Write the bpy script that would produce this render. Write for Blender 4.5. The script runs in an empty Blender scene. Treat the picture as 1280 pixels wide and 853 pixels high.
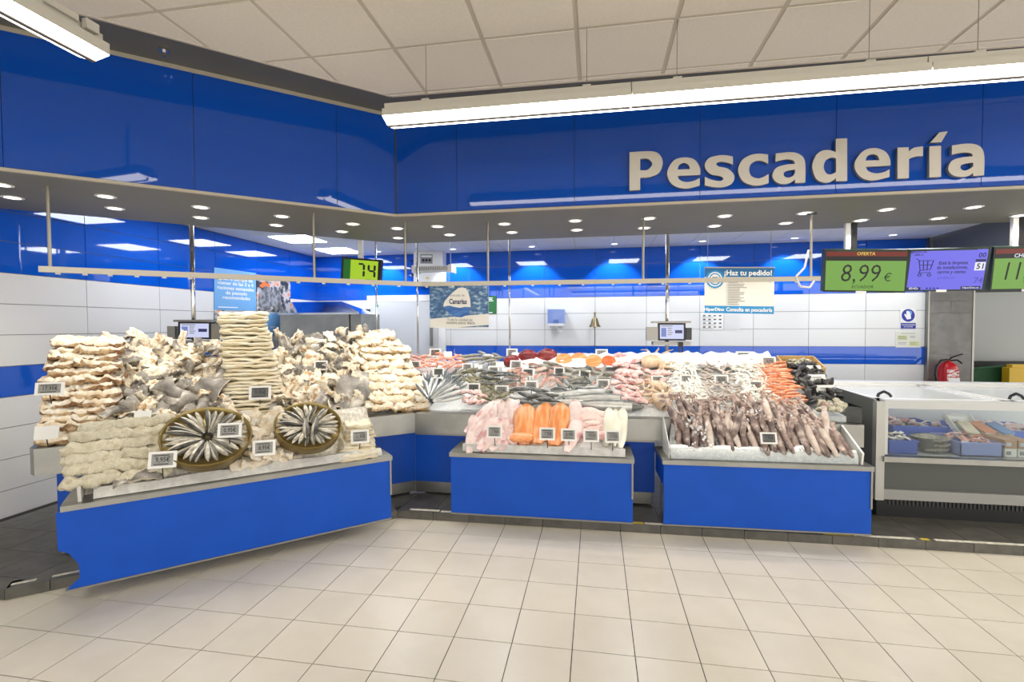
import bpy, bmesh, math, random
from mathutils import Vector, Matrix, Euler, noise
random.seed(7)
SC = bpy.context.scene
COL = SC.collection
# ---------------------------------------------------------------- camera
F_PX, PITCH, ROLL, YAW, CAM_H = 610.3, .0296, -.0043, .1699, 1.745
_cy, _sy, _cp, _sp, _cr, _sr = math.cos(YAW), math.sin(YAW), math.cos(PITCH), math.sin(PITCH), math.cos(ROLL), math.sin(ROLL)
FW = Vector((-_sy*_cp, _cy*_cp, -_sp)); RT0 = Vector((_cy, _sy, 0)); UP0 = RT0.cross(FW)
RT = RT0*_cr + UP0*_sr; UP = UP0*_cr - RT0*_sr
CAMP = Vector((0, 0, CAM_H))
cd = bpy.data.cameras.new('camera'); cam = bpy.data.objects.new('camera', cd); COL.objects.link(cam)
cd.sensor_fit = 'HORIZONTAL'; cd.sensor_width = 36; cd.lens = F_PX/1280*36; cd.clip_start = .05; cd.clip_end = 100
cam.matrix_world = Matrix(((RT.x, UP.x, -FW.x, 0), (RT.y, UP.y, -FW.y, 0), (RT.z, UP.z, -FW.z, CAM_H), (0, 0, 0, 1)))
SC.camera = cam
# ---------------------------------------------------------------- world, exposure
w = bpy.data.worlds.new('store_ambient'); SC.world = w; w.use_nodes = True
w.node_tree.nodes['Background'].inputs[0].default_value = (1, .975, .94, 1)
w.node_tree.nodes['Background'].inputs[1].default_value = 2.75
VS = SC.view_settings
VS.view_transform = 'Standard'; VS.look = 'None'; VS.gamma = 1; VS.use_curve_mapping = False; VS.exposure = 0.0
TUBE_E, PANEL_E, SPOT_W, WALLSPOT_W = 9.0, 16.0, 17.0, 60.0
SC.cycles.max_bounces = 8
# ---------------------------------------------------------------- helpers
def lin(c):
    return tuple(((v/255)/12.92 if v/255 <= .04045 else ((v/255+.055)/1.055)**2.4) for v in c)
def ray(px, py):
    return RT*((px-640)/F_PX) - UP*((py-426.5)/F_PX) + FW
def atz(px, py, z): d = ray(px, py); return CAMP + d*((z-CAM_H)/d.z)
def aty(px, py, y): d = ray(px, py); return CAMP + d*(y/d.y)
def atx(px, py, x): d = ray(px, py); return CAMP + d*(x/d.x)
MATS = {}
def mat(name, c, c2=None, scale=6, rough=.5, metal=0, bump=0, bscale=None, rnd=0, coat=0, emit=0, spec=.5, detail=4, lo=.4, hi=.6, c3=None, tex='noise', stretch=None, ecol=None, trans=0):
    m = bpy.data.materials.new(name); m.use_nodes = True; MATS[name] = m
    nt = m.node_tree; N = nt.nodes; L = nt.links; b = N['Principled BSDF']
    b.inputs['Roughness'].default_value = rough; b.inputs['Metallic'].default_value = metal
    b.inputs['Coat Weight'].default_value = coat; b.inputs['Coat Roughness'].default_value = .03
    b.inputs['Specular IOR Level'].default_value = spec
    cl = (*lin(c), 1); b.inputs['Base Color'].default_value = cl
    need = c2 is not None or bump or rnd
    if need:
        tc = N.new('ShaderNodeTexCoord'); oi = N.new('ShaderNodeObjectInfo')
        ad = N.new('ShaderNodeVectorMath'); ad.operation = 'ADD'
        sc = N.new('ShaderNodeVectorMath'); sc.operation = 'SCALE'; sc.inputs[0].default_value = (7.3, 3.1, 5.7)
        L.new(oi.outputs['Random'], sc.inputs['Scale']); L.new(tc.outputs['Object'], ad.inputs[0]); L.new(sc.outputs[0], ad.inputs[1])
        vec = ad.outputs[0]
        if stretch:
            mp = N.new('ShaderNodeVectorMath'); mp.operation = 'MULTIPLY'; mp.inputs[1].default_value = stretch
            L.new(vec, mp.inputs[0]); vec = mp.outputs[0]
    col = None
    if c2 is not None:
        if tex == 'voronoi':
            t = N.new('ShaderNodeTexVoronoi'); t.inputs['Scale'].default_value = scale; out = t.outputs['Distance']
        elif tex == 'wave':
            t = N.new('ShaderNodeTexWave'); t.inputs['Scale'].default_value = scale; t.inputs['Distortion'].default_value = 3; t.inputs['Detail'].default_value = 2; out = t.outputs['Fac']
        else:
            t = N.new('ShaderNodeTexNoise'); t.inputs['Scale'].default_value = scale; t.inputs['Detail'].default_value = detail; out = t.outputs['Fac']
        L.new(vec, t.inputs['Vector'])
        r = N.new('ShaderNodeValToRGB'); e = r.color_ramp.elements
        e[0].position = lo; e[0].color = cl; e[1].position = hi; e[1].color = (*lin(c2), 1)
        if c3:
            k = r.color_ramp.elements.new(min(.99, hi+.12)); k.color = (*lin(c3), 1)
        L.new(out, r.inputs[0]); col = r.outputs[0]
    if rnd:
        hv = N.new('ShaderNodeHueSaturation')
        mr = N.new('ShaderNodeMapRange'); mr.inputs[3].default_value = 1-rnd; mr.inputs[4].default_value = 1+rnd
        L.new(oi.outputs['Random'], mr.inputs[0]); L.new(mr.outputs[0], hv.inputs['Value'])
        if col: L.new(col, hv.inputs['Color'])
        else: hv.inputs['Color'].default_value = cl
        col = hv.outputs[0]
    if col: L.new(col, b.inputs['Base Color'])
    if bump:
        t = N.new('ShaderNodeTexNoise'); t.inputs['Scale'].default_value = bscale or scale*3; t.inputs['Detail'].default_value = 5
        L.new(vec, t.inputs['Vector'])
        bp = N.new('ShaderNodeBump'); bp.inputs['Strength'].default_value = bump; bp.inputs['Distance'].default_value = .01
        L.new(t.outputs['Fac'], bp.inputs['Height']); L.new(bp.outputs[0], b.inputs['Normal'])
    if emit:
        b.inputs['Emission Color'].default_value = (*lin(ecol or c), 1); b.inputs['Emission Strength'].default_value = emit
    return m
def glassmat(name, tint=(1, 1, 1), gloss=.1, rough=.02):
    m = bpy.data.materials.new(name); m.use_nodes = True; nt = m.node_tree; N = nt.nodes; L = nt.links
    N.remove(N['Principled BSDF']); o = N['Material Output']
    t = N.new('ShaderNodeBsdfTransparent'); t.inputs[0].default_value = (*tint, 1)
    g = N.new('ShaderNodeBsdfGlossy'); g.inputs['Roughness'].default_value = rough
    x = N.new('ShaderNodeMixShader'); fr = N.new('ShaderNodeFresnel'); fr.inputs[0].default_value = 1.45
    L.new(fr.outputs[0], x.inputs[0]); L.new(t.outputs[0], x.inputs[1]); L.new(g.outputs[0], x.inputs[2]); L.new(x.outputs[0], o.inputs[0])
    MATS[name] = m; return m

class MB:
    """collects geometry in world coordinates; build() links it as ONE mesh object"""
    def __init__(s): s.v = []; s.f = []; s.m = []
    def add(s, vs, fs, mi=0):
        o = len(s.v); s.v += [Vector(v) for v in vs]
        for k, f in enumerate(fs): s.f.append([i+o for i in f]); s.m.append(mi[k] if isinstance(mi, list) else mi)
        return s
    def box(s, c, sz, M=None, mi=0):
        c = Vector(c); h = Vector(sz)/2; vs = []
        for x in (-1, 1):
            for y in (-1, 1):
                for z in (-1, 1):
                    p = Vector((x*h.x, y*h.y, z*h.z)); vs.append(c + (M @ p if M else p))
        return s.add(vs, [(0, 1, 3, 2), (4, 6, 7, 5), (0, 4, 5, 1), (2, 3, 7, 6), (0, 2, 6, 4), (1, 5, 7, 3)], mi)
    def bb(s, x0, y0, z0, x1, y1, z1, mi=0):
        return s.box(((x0+x1)/2, (y0+y1)/2, (z0+z1)/2), (abs(x1-x0), abs(y1-y0), abs(z1-z0)), None, mi)
    def prism(s, poly, z0, z1, mi=0):
        n = len(poly); vs = [(p[0], p[1], z0) for p in poly]+[(p[0], p[1], z1) for p in poly]
        a = sum(poly[i][0]*poly[(i+1) % n][1]-poly[(i+1) % n][0]*poly[i][1] for i in range(n))
        fs = [list(range(n))[::-1], list(range(n, 2*n))]+[(i, (i+1) % n, n+(i+1) % n, n+i) for i in range(n)]
        if a < 0: fs = [list(f)[::-1] for f in fs]
        return s.add(vs, fs, mi)
    def wall(s, a, b, z0, z1, th, mi=0):
        """upright slab: front face runs a->b (left to right as seen), thickness goes backwards"""
        a = Vector((a[0], a[1])); b = Vector((b[0], b[1])); d = (b-a).normalized(); n = Vector((-d.y, d.x))*th
        return s.prism([a, b, b+n, a+n], z0, z1, mi)
    def cyl(s, a, b, r, n=10, r2=None, mi=0):
        a = Vector(a); b = Vector(b); r2 = r if r2 is None else r2; ax = (b-a).normalized()
        u = ax.orthogonal().normalized(); v = ax.cross(u)
        vs = [a+(u*math.cos(6.2832*i/n)+v*math.sin(6.2832*i/n))*r for i in range(n)]+[b+(u*math.cos(6.2832*i/n)+v*math.sin(6.2832*i/n))*r2 for i in range(n)]
        return s.add(vs, [list(range(n))[::-1], list(range(n, 2*n))]+[(i, (i+1) % n, n+(i+1) % n, n+i) for i in range(n)], mi)
    def tube(s, pts, r, n=6, mi=0):
        for a, b in zip(pts[:-1], pts[1:]): s.cyl(a, b, r, n, None, mi)
        return s
    def lathe(s, prof, n=20, M=None, mi=0, close=False):
        vs = []; fs = []
        for (r, z) in prof:
            for i in range(n):
                p = Vector((r*math.cos(6.2832*i/n), r*math.sin(6.2832*i/n), z)); vs.append(M @ p if M else p)
        for k in range(len(prof)-1):
            for i in range(n): fs.append((k*n+i, k*n+(i+1) % n, (k+1)*n+(i+1) % n, (k+1)*n+i))
        if close: fs += [list(range(n))[::-1], list(range((len(prof)-1)*n, len(prof)*n))]
        return s.add(vs, fs, mi)
    def quad(s, p, mi=0): return s.add(p, [list(range(len(p)))], mi)
    def mesh(s, name, mats, off=None, smooth=False, inv=None):
        me = bpy.data.meshes.new(name); off = off or Vector((0, 0, 0))
        vs = [v-off for v in s.v]
        if inv: vs = [inv @ v for v in s.v]
        me.from_pydata([tuple(v) for v in vs], [], s.f)
        for m in (mats if isinstance(mats, (list, tuple)) else [mats]): me.materials.append(m)
        me.polygons.foreach_set('material_index', s.m)
        if smooth: me.polygons.foreach_set('use_smooth', [True]*len(me.polygons))
        me.update(); return me
    def base(s):
        n = len(s.v); mn = [min(v[i] for v in s.v) for i in range(3)]; mx = [max(v[i] for v in s.v) for i in range(3)]
        return Vector(((mn[0]+mx[0])/2, (mn[1]+mx[1])/2, mn[2]))
    def build(s, name, mats, parent=None, smooth=False, label=None):
        if parent is None:
            off = s.base(); o = bpy.data.objects.new(name, s.mesh(name, mats, off, smooth)); o.location = off
        else:
            W = wm(parent); o = bpy.data.objects.new(name, s.mesh(name, mats, None, smooth, W.inverted())); o.parent = parent
        COL.objects.link(o)
        if label: o['label'] = label
        return o
def wm(o):
    M = Matrix.LocRotScale(o.location, o.rotation_euler.to_quaternion(), o.scale)
    return wm(o.parent) @ M if o.parent else M
def tag(o, label, cat, group=None, kind=None):
    o['label'] = label; o['category'] = cat
    if group: o['group'] = group
    if kind: o['kind'] = kind
    return o
def thing(name, loc, label, cat, group=None):
    o = bpy.data.objects.new(name, None); o.empty_display_size = .1; o.location = Vector(loc); COL.objects.link(o)
    return tag(o, label, cat, group)
def struct(name, mb, m, label=None, parent=None):
    o = mb.build(name, m, parent)
    o['kind'] = 'structure'
    if label: o['label'] = label
    return o
def inst(me, name, M, label=None, cat=None, group=None, parent=None, world=False):
    o = bpy.data.objects.new(name, me); COL.objects.link(o)
    if parent: o.parent = parent
    o.matrix_local = wm(parent).inverted() @ M if (parent and world) else M
    if label: tag(o, label, cat, group)
    return o
ORD = 'first second third fourth fifth sixth seventh eighth ninth tenth eleventh twelfth thirteenth fourteenth fifteenth sixteenth seventeenth eighteenth nineteenth twentieth'.split(); ORD += ['twenty-'+o for o in ORD[:9]]
TXT = {}
def text_mesh(body, size=1.0, bold=0.0, ext=0.0, align='CENTER', mats=None):
    cu = bpy.data.curves.new('txt', 'FONT'); cu.body = body; cu.size = size; cu.align_x = align; cu.align_y = 'CENTER'
    cu.offset = bold; cu.extrude = ext; cu.resolution_u = 2; cu.space_line = .95
    o = bpy.data.objects.new('txt', cu); COL.objects.link(o)
    dg = bpy.context.evaluated_depsgraph_get(); dg.update()
    me = bpy.data.meshes.new_from_object(o.evaluated_get(dg)); bpy.data.objects.remove(o); bpy.data.curves.remove(cu)
    if mats: me.materials.clear(); me.materials.append(mats)
    return me
def write(parent, body, M_world, size, m, bold=0.0, align='CENTER', name='lettering', ext=0.0, fit=None):
    key = (body, m.name, bold, align, ext, size)
    if key not in TXT: TXT[key] = text_mesh(body, size, bold*size, ext, align, m)
    me = TXT[key]
    if fit:
        xs = [v.co.x for v in me.vertices]; wd = max(xs)-min(xs)
        if wd > 1e-6: M_world = M_world @ Matrix.Diagonal((fit/wd, 1, 1, 1))
    o = bpy.data.objects.new(name, me); COL.objects.link(o); o.parent = parent; o.matrix_local = wm(parent).inverted() @ M_world
    return o
def frame(o, x, y):
    """matrix with origin o, local x along x, local y along y (up on a sign)"""
    x = Vector(x).normalized(); y = Vector(y).normalized(); z = x.cross(y).normalized(); y = z.cross(x)
    o = Vector(o)
    return Matrix(((x.x, y.x, z.x, o.x), (x.y, y.y, z.y, o.y), (x.z, y.z, z.z, o.z), (0, 0, 0, 1)))
class Sec:
    """a run of counter: o on its front line, d along it to the right, n away from the shopper"""
    def __init__(s, a, b):
        s.o = Vector((b[0], b[1], 0)); a = Vector((a[0], a[1], 0)); s.len = (s.o-a).length; s.a = a
        s.d = (s.o-a).normalized(); s.n = Vector((-s.d.y, s.d.x, 0))
    def P(s, px, py, t):
        r = ray(px, py); return CAMP + r*((t-(CAMP-s.o).dot(s.n))/r.dot(s.n))
    def at(s, u, t, z): return s.a + s.d*u + s.n*t + Vector((0, 0, z))
    def B(s, tilt):
        X = s.d; Z = -s.n*math.sin(tilt)+Vector((0, 0, math.cos(tilt))); Y = Z.cross(X)
        return Matrix(((X.x, Y.x, Z.x), (X.y, Y.y, Z.y), (X.z, Y.z, Z.z)))
def pose(loc, B, rx=0, ry=0, rz=0, s=1.0):
    M = (B @ Euler((rx, ry, rz)).to_matrix()).to_4x4()
    if isinstance(s, (int, float)): s = (s, s, s)
    return Matrix.Translation(loc) @ M @ Matrix.Diagonal((*s, 1))
R_ = random.uniform
# ---------------------------------------------------------------- materials
blue_glass = mat('blue_glass', (10, 70, 165), rough=.03, spec=.5)
blue_wall = mat('blue_wall_glass', (12, 86, 198), rough=.03, spec=.7)
white_wall = mat('white_wall_panel', (226, 225, 222), rough=.25, rnd=.015)
joint = mat('wall_joint', (120, 122, 125), rough=.8)
blue_front = mat('blue_laminate', (16, 80, 188), rough=.38, c2=(15, 77, 182), scale=3, spec=.25)
steel = mat('brushed_steel', (158, 158, 153), (148, 148, 143), scale=5, rough=.3, metal=.85)
steel_d = mat('dull_steel', (150, 148, 142), rough=.4, metal=.9)
rail_m = mat('rail_steel', (160, 154, 141), rough=.33, metal=.85)
chrome = mat('polished_steel', (215, 212, 205), rough=.12, metal=1)
tile_m = mat('beige_floor_tile', (216, 209, 193), (221, 214, 199), scale=4, rough=.28, rnd=.012)
floor_far = mat('beige_floor', (212, 205, 190), rough=.3)
grout = mat('dark_grout', (46, 42, 38), rough=.9)
dark_tile = mat('dark_grey_tile', (80, 78, 73), (94, 92, 86), scale=9, rough=.42, rnd=.03)
ceil_tile = mat('ceiling_tile', (232, 225, 213), (228, 221, 209), scale=60, rough=.95, bump=.1, bscale=200)
ceil_grid = mat('ceiling_grid', (200, 191, 177), rough=.8)
ceil_in = mat('inner_ceiling_tile', (226, 226, 226), rough=.9)
dark_soffit = mat('dark_grey_soffit', (108, 106, 98), (112, 110, 102), scale=2, rough=.55)
trim_beige = mat('beige_trim', (176, 168, 150), rough=.6)
black = mat('black_plastic', (18, 18, 20), rough=.4)
dkgrey = mat('dark_grey_plastic', (58, 60, 60), rough=.5)
white_p = mat('white_plastic', (232, 231, 228), rough=.35)
white_em = mat('tube_light', (255, 255, 255), emit=TUBE_E, rough=.4, ecol=(255, 250, 240))
panel_em = mat('led_panel_light', (255, 255, 255), emit=PANEL_E, rough=.4, ecol=(238, 244, 255))
dl_em = mat('downlight_glow', (255, 255, 255), emit=4, ecol=(255, 248, 236))
lamp_div = mat('lamp_divider', (84, 80, 74), rough=.6)
lamp_body = mat('lamp_housing', (190, 186, 174), rough=.4)
wall_grey = mat('grey_partition', (158, 160, 158), rough=.6)
dark_wall = mat('dark_grey_wall', (84, 86, 88), rough=.8)
letter_m = mat('letter_grey', (192, 186, 175), rough=.35)
letter_side = mat('letter_side', (120, 122, 130), rough=.4)
ice_m = mat('crushed_ice', (248, 250, 250), (230, 236, 239), scale=45, rough=.25, bump=.7, bscale=90, spec=.7)
salt_m = mat('coarse_salt', (238, 234, 224), (212, 205, 190), scale=40, rough=.8, bump=.9, bscale=120)
acryl = glassmat('clear_acrylic', (.97, .98, .98)); glass = glassmat('clear_glass', (.93, .96, .96))
tagw = mat('tag_frame_white', (236, 236, 233), rough=.4)
tags = mat('tag_screen_grey', (150, 150, 146), (140, 140, 137), scale=30, rough=.3)
tags_d = mat('tag_screen_dark', (92, 94, 94), rough=.3)
ink = mat('black_ink', (30, 30, 32), rough=.6)
ink_b = mat('navy_ink', (22, 36, 92), rough=.6)
white_ink = mat('white_ink', (240, 242, 240), rough=.6)
grey_ink = mat('grey_ink', (140, 140, 140), rough=.7)
paper = mat('white_paper', (238, 238, 234), rough=.7)

# ================================================================ THE SETTING
ZS, ZC, ZI, ZP, YW, XW = 2.756, 3.591, 3.055, .07, 8.4, -5.15
FB = Vector((-1.79, 4.23)); FD = Vector((.7531, .6579)); FA = FB - FD*4.46      # fascia corner and its far left end on the left wall
FN = Vector((-FD.y, FD.x)); FRX = 6.6
KL = Vector((-1.783, 4.165)); KD = Vector((.7585, .6517)); KE = KL-KD*2.575     # kerb corner and left corner
# floor
floor = struct('floor', MB().bb(-9, -7, -.06, 9, 11, -.004), floor_far, 'beige tiled sales floor')
gm = MB().bb(-9, -6.9, -.0038, 9, 5.0, -.0015); struct('grout_bed', gm, grout, parent=floor)
TS, OX, OY = .3303, .2064, 3.9194
tm = MB().box((0, 0, -.0015), (TS-.005, TS-.005, .006)).mesh('tile', tile_m)
def inview(p, m=.12):
    d = Vector(p)-CAMP; z = d.dot(FW)
    if z < .3: return False
    u = d.dot(RT)/z*F_PX/640; v = d.dot(UP)/z*F_PX/426.5
    return abs(u) < 1+m and abs(v) < 1+m
n_t = 0; rest = MB()
for j in range(-1, 30):
    for i in range(-28, 26):
        c = Vector((OX+TS*(i+.5), OY-TS*(j+.5), 0))
        cut = (c.y > 4.165+.17) or ((Vector((c.x, c.y))-KL).dot(Vector((-KD.y, KD.x))) > .2 and c.x < KL.x) or c.x < -5.1
        if cut: continue
        if inview(c) and n_t < 298:
            inst(tm, 'tile', Matrix.Translation(c), parent=floor, world=True); n_t += 1
        else: rest.box(c+Vector((0, 0, -.0015)), (TS-.005, TS-.005, .006))
rest.build('tile_field', tile_m, floor)['kind'] = 'stuff'
# raised plinth behind the kerb, in dark tiles
KW = Vector((-5.15, KE.y-.05))
ppoly = [(-5.15, 11), KW, KE+Vector((0, .02)), KL+Vector((0, .02)), (6.8, 4.30), (6.8, 11)]
plinth = struct('floor_plinth', MB().prism(ppoly, -.003, ZP-.006), grout, 'raised dark grey tiled plinth under the counters')
def clip(poly, p, n):
    out = []
    for i in range(len(poly)):
        a, b = poly[i], poly[(i+1) % len(poly)]; da, db = (a-p).dot(n), (b-p).dot(n)
        if da >= 0: out.append(a)
        if (da >= 0) != (db >= 0): out.append(a+(b-a)*(da/(da-db)))
    return out
KN = Vector((-KD.y, KD.x))
prest = MB()
for j in range(-16, 14):
    for i in range(-18, 21):
        x0, y0 = OX+TS*i, 4.175+TS*(j) + .1
        sq = [Vector((x0+.002, y0+.002)), Vector((x0+TS-.002, y0+.002)), Vector((x0+TS-.002, y0+TS-.002)), Vector((x0+.002, y0+TS-.002))]
        c = (sq[0]+sq[2])/2
        near_l = c.x < -2.9 and c.y < 4.4; near_m = -2.1 < c.x < -1.0 and c.y < 4.9; near_r = c.x > 2.0 and c.y < 4.85; near_g = .2 < c.x < .8 and c.y < 4.9
        if c.x < -5: continue
        single = inview((c.x, c.y, ZP)) and (near_l or near_m or near_r or near_g)
        A = clip(clip(sq, Vector((KL.x, 0)), Vector((1, 0))), Vector((0, KL.y+.10)), Vector((0, 1)))
        Bp = clip(clip(sq, Vector((KL.x, 0)), Vector((-1, 0))), KL+KN*.10, KN)
        if Bp: Bp = clip(Bp, Vector((0, KE.y+.06)), Vector((0, 1)))
        m = MB() if single else prest
        for pl in (A, Bp):
            if len(pl) >= 3: m.prism(pl, ZP-.006, ZP)
        if m.v and single: m.build('tile', dark_tile, plinth)
prest.build('tile_field', dark_tile, plinth)['kind'] = 'stuff'
# kerb stones: right run keeps the seams of the floor tiles
seams = [KL.x]+[OX+TS*i for i in range(-5, 20) if OX+TS*i > KL.x+.05]
slope_y = lambda x: KL.y+(x-KL.x)*.012
for a, b in zip(seams[:-1], seams[1:]):
    MB().prism([(a+.002, slope_y(a)), (b-.002, slope_y(b)), (b-.002, slope_y(b)+.12), (a+.002, slope_y(a)+.12)], -.002, ZP+.001).build('kerb_tile', dark_tile, plinth)
k = 0; u = 0
while u < 2.57:
    a = KL-KD*u; b = KL-KD*min(u+TS*1.02, 2.575); MB().wall(b+KD*.002, a-KD*.002, -.002, ZP+.001, .12).build('kerb_tile', dark_tile, plinth); u += TS*1.02
MB().wall(KW, KE-Vector((.004, 0)), -.002, ZP+.001, .12).build('kerb_tile', dark_tile, plinth)
# worn tape and paint on the kerb edge
wt = mat('worn_white_tape', (232, 228, 214), (205, 200, 185), scale=25, rough=.7); yt = mat('worn_yellow_tape', (206, 184, 62), rough=.7)
def tape(x0, x1, m, lab, dy=.015, wd=.035, cat='floor tape'):
    tag(MB().prism([(x0, slope_y(x0)+dy), (x1, slope_y(x1)+dy), (x1, slope_y(x1)+dy+wd), (x0, slope_y(x0)+dy+wd)], ZP+.001, ZP+.003).build('floor_tape', m), lab, cat)
tape(2.02, 2.46, wt, 'worn white tape on kerb edge right of the squid stand'); tape(2.60, 3.35, wt, 'long worn white tape on kerb edge below the glass freezer')
tape(1.80, 2.01, yt, 'yellow tape scrap on kerb beside the squid stand corner'); tape(.24, .40, yt, 'yellow tape scrap on kerb between the two stands'); tape(.41, .56, wt, 'short white tape on kerb between the two stands')
tape(2.50, 2.56, yt, 'small yellow tape scrap between two white tapes on kerb')
tape(-1.68, -1.40, wt, 'ragged white paint patch on kerb at the inner corner', .03); tape(-1.38, -.78, wt, 'white paint strip on kerb beside the fillet stand', .02)
for u0, u1, lab in ((2.05, 2.36, 'scuffed white tape on the kerb left of the cod stand'), (2.44, 2.56, 'short white tape at the left corner of the kerb')):
    a = KL-KD*u1+KN*.05; b = KL-KD*u0+KN*.05
    tag(MB().wall(a, b, ZP+.001, ZP+.003, .03).build('floor_tape', wt), lab, 'floor tape')
# ceiling of the sales floor
cp = [(-5.15, -7), (9, -7), (9, 3.90), (-1.61, 3.735), (-2.871, 2.546), (-5.15, .397)]
ceil = struct('ceiling', MB().prism(cp, ZC+.004, ZC+.05), ceil_grid, 'suspended ceiling of square beige tiles')
CT, CX, CY = .6, -1.919, 3.1137
def clipc(poly):
    a, b = Vector((-1.61, 3.735)), Vector((-2.871, 2.546)); d = (a-b).normalized()
    e = (Vector((9, 3.90))-a).normalized()
    n1 = Vector((d.y, -d.x)); n2 = Vector((e.y, -e.x))
    return clip(clip(poly, a, n1), a, n2)
crest = MB()
for j in range(-2, 17):
    for i in range(-6, 18):
        x0, y0 = CX+CT*i, CY-CT*j
        sq = [Vector((x0+.015, y0+.015)), Vector((x0+CT-.015, y0+.015)), Vector((x0+CT-.015, y0+CT-.015)), Vector((x0+.015, y0+CT-.015))]
        c = (sq[0]+sq[2])/2
        pl = clipc(sq); vis = any(inview((p.x, p.y, ZC), .25) for p in sq+[c])
        if len(pl) >= 3 and not vis: crest.prism(pl, ZC-.001, ZC+.006)
        elif len(pl) >= 3:
            MB().prism(pl, ZC-.001, ZC+.006).build('ceiling_tile', ceil_tile, ceil)
crest.build('tile_field', ceil_tile, ceil)['kind'] = 'stuff'
# dark strip between ceiling and fascia, with its light trim
dn = [(-5.15, .397), (-2.871, 2.546), (-1.61, 3.735), (9, 3.90), (9, 4.5), (FB.x, FB.y+.12), (FA.x-.1, FA.y+.05)]
tr1 = struct('trim_1', MB().prism(dn, 3.665, 3.70), dark_soffit, 'dark grey strip between beige ceiling and blue fascia')
ed = MB()
for a, b in (((-5.15, .397), (-2.871, 2.546)), ((-2.871, 2.546), (-1.61, 3.735)), ((-1.61, 3.735), (9, 3.90))): ed.wall(a, b, ZC-.004, 3.67, .02)
ed.build('edge_strip', ceil_grid, tr1)
# fascia of blue glass panels over the counters
fas_l = struct('wall_left_fascia', MB().wall(FA, FB, ZS+.05, 3.66, .06) if 0 else MB().wall(FA+FN*.012, FB+FN*.012, ZS+.02, 3.665, .06), dark_wall, 'left blue glass fascia over the counters')
FRE = Vector((FRX, FB.y+(FRX-FB.x)*.0)); 
fas_r = struct('wall_right_fascia', MB().wall((FB.x, FB.y+.012), (FRX, FB.y+.012), ZS+.02, 3.665, .06), dark_wall, 'right blue glass fascia carrying the shop lettering')
def fasc(px): # distance along left fascia of an image column
    r = ray(px, 200); n = Vector((FN.x, FN.y, 0)); t = (Vector((FB.x, FB.y, 0))-CAMP).dot(n)/r.dot(n); p = CAMP+r*t
    return (Vector((p.x, p.y))-FA).dot(FD)
ls = [0, fasc(4), fasc(243), fasc(421), (FB-FA).length]
for a, b in zip(ls[:-1], ls[1:]): MB().wall(FA+FD*(a+.002), FA+FD*(b-.002), ZS+.014, 3.634, .011).build('glass_panel', blue_glass, fas_l)
rs = [FB.x]+[aty(px, 200, FB.y).x for px in (571, 718, 875, 1045, 1227)]+[aty(1227, 200, FB.y).x+1.02*k for k in (1, 2, 3)]
for a, b in zip(rs[:-1], rs[1:]): MB().wall((a+.002, FB.y), (b-.002, FB.y), ZS+.014, 3.634, .011).build('glass_panel', blue_glass, fas_r)
t2 = struct('trim_2', MB().wall(FA-FN*.006, FB-FN*.006, 3.634, 3.664, .02).wall(FA-FN*.008, FB-FN*.008, ZS-.006, ZS+.014, .03), trim_beige, 'beige metal edging of the left fascia')
t3 = struct('trim_3', MB().wall((FB.x, FB.y-.006), (FRX, FB.y-.006), 3.634, 3.664, .02).wall((FB.x, FB.y-.008), (FRX, FB.y-.008), ZS-.006, ZS+.014, .03), trim_beige, 'beige metal edging of the right fascia')
MB().cyl((FB.x+.002, FB.y-.001, ZS+.02), (FB.x+.002, FB.y-.001, 3.66), .007, 8).build('corner_seal', dkgrey, fas_r)
# soffit under the fascia
SD = 1.40
SC_ = Vector((FB.x-.535, FB.y+SD))
sl_end = FA+FN*SD
so = [FA, FB, (FRX, FB.y), (FRX, FB.y+SD), SC_, (-5.15, SC_.y-(SC_.x+5.15)*FD.y/FD.x), (-5.15, FA.y)]
soffit = struct('ceiling_soffit', MB().prism(so, ZS, ZS+.02), dark_soffit, 'dark grey soffit with downlights over the counters')
MB().wall(SC_+Vector((0, -.02)), (FRX, FB.y+SD-.02), ZS+.02, ZI, .02).wall((-5.15, SC_.y-(SC_.x+5.15)*FD.y/FD.x-.02), SC_+Vector((0, -.02)), ZS+.02, ZI, .02).build('rear_upstand', dark_soffit, soffit)
# inner ceiling over the work area
ic = struct('ceiling_inner', MB().prism([(-5.15, SC_.y-(SC_.x+5.15)*FD.y/FD.x), (SC_.x, SC_.y), (4.95, FB.y+SD), (4.95, YW), (-5.15, YW)], ZI+.006, ZI+.04), ceil_grid, 'white tiled ceiling over the work area')
LEDS = [(-4.33, 6.62), (-4.33, 4.85), (-4.33, 7.75), (-2.9, 6.75), (-1.3, 6.75), (.55, 6.75), (2.2, 6.75), (3.9, 6.75)]
for j in range(8):
    for i in range(17):
        x0, y0 = -5.13+.6*i, 5.62+.36*j if False else 5.68+.6*j
        if y0 > 8.2 or x0 > 4.7: continue
        x1, y1 = min(x0+.6, 4.94), min(y0+.6, YW)
        MB().bb(x0+.006, y0+.006, ZI, x1-.006, y1-.006, ZI+.008).build('ceiling_tile', ceil_in, ic)
for i, (x, y) in enumerate(LEDS):
    o = thing('ceiling_light', (x, y, ZI), ['square lit LED panel in inner ceiling near the left wall', 'square LED panel in inner ceiling above the left soffit', 'square LED panel in inner ceiling in the far left corner', 'LED panel in inner ceiling hidden behind the left soffit edge', 'LED panel in inner ceiling above the hanging blue poster', 'LED panel in inner ceiling near the middle of work area', 'LED panel in inner ceiling behind the order sign', 'rightmost LED panel in the inner ceiling'][i], 'ceiling light', 'LED panels in the inner ceiling')
    MB().bb(x-.285, y-.285, ZI-.012, x+.285, y+.285, ZI-.004).build('diffuser', panel_em, o)
    MB().bb(x-.3, y-.3, ZI-.006, x+.3, y+.3, ZI-.001).build('lamp_frame', white_p, o)
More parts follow.
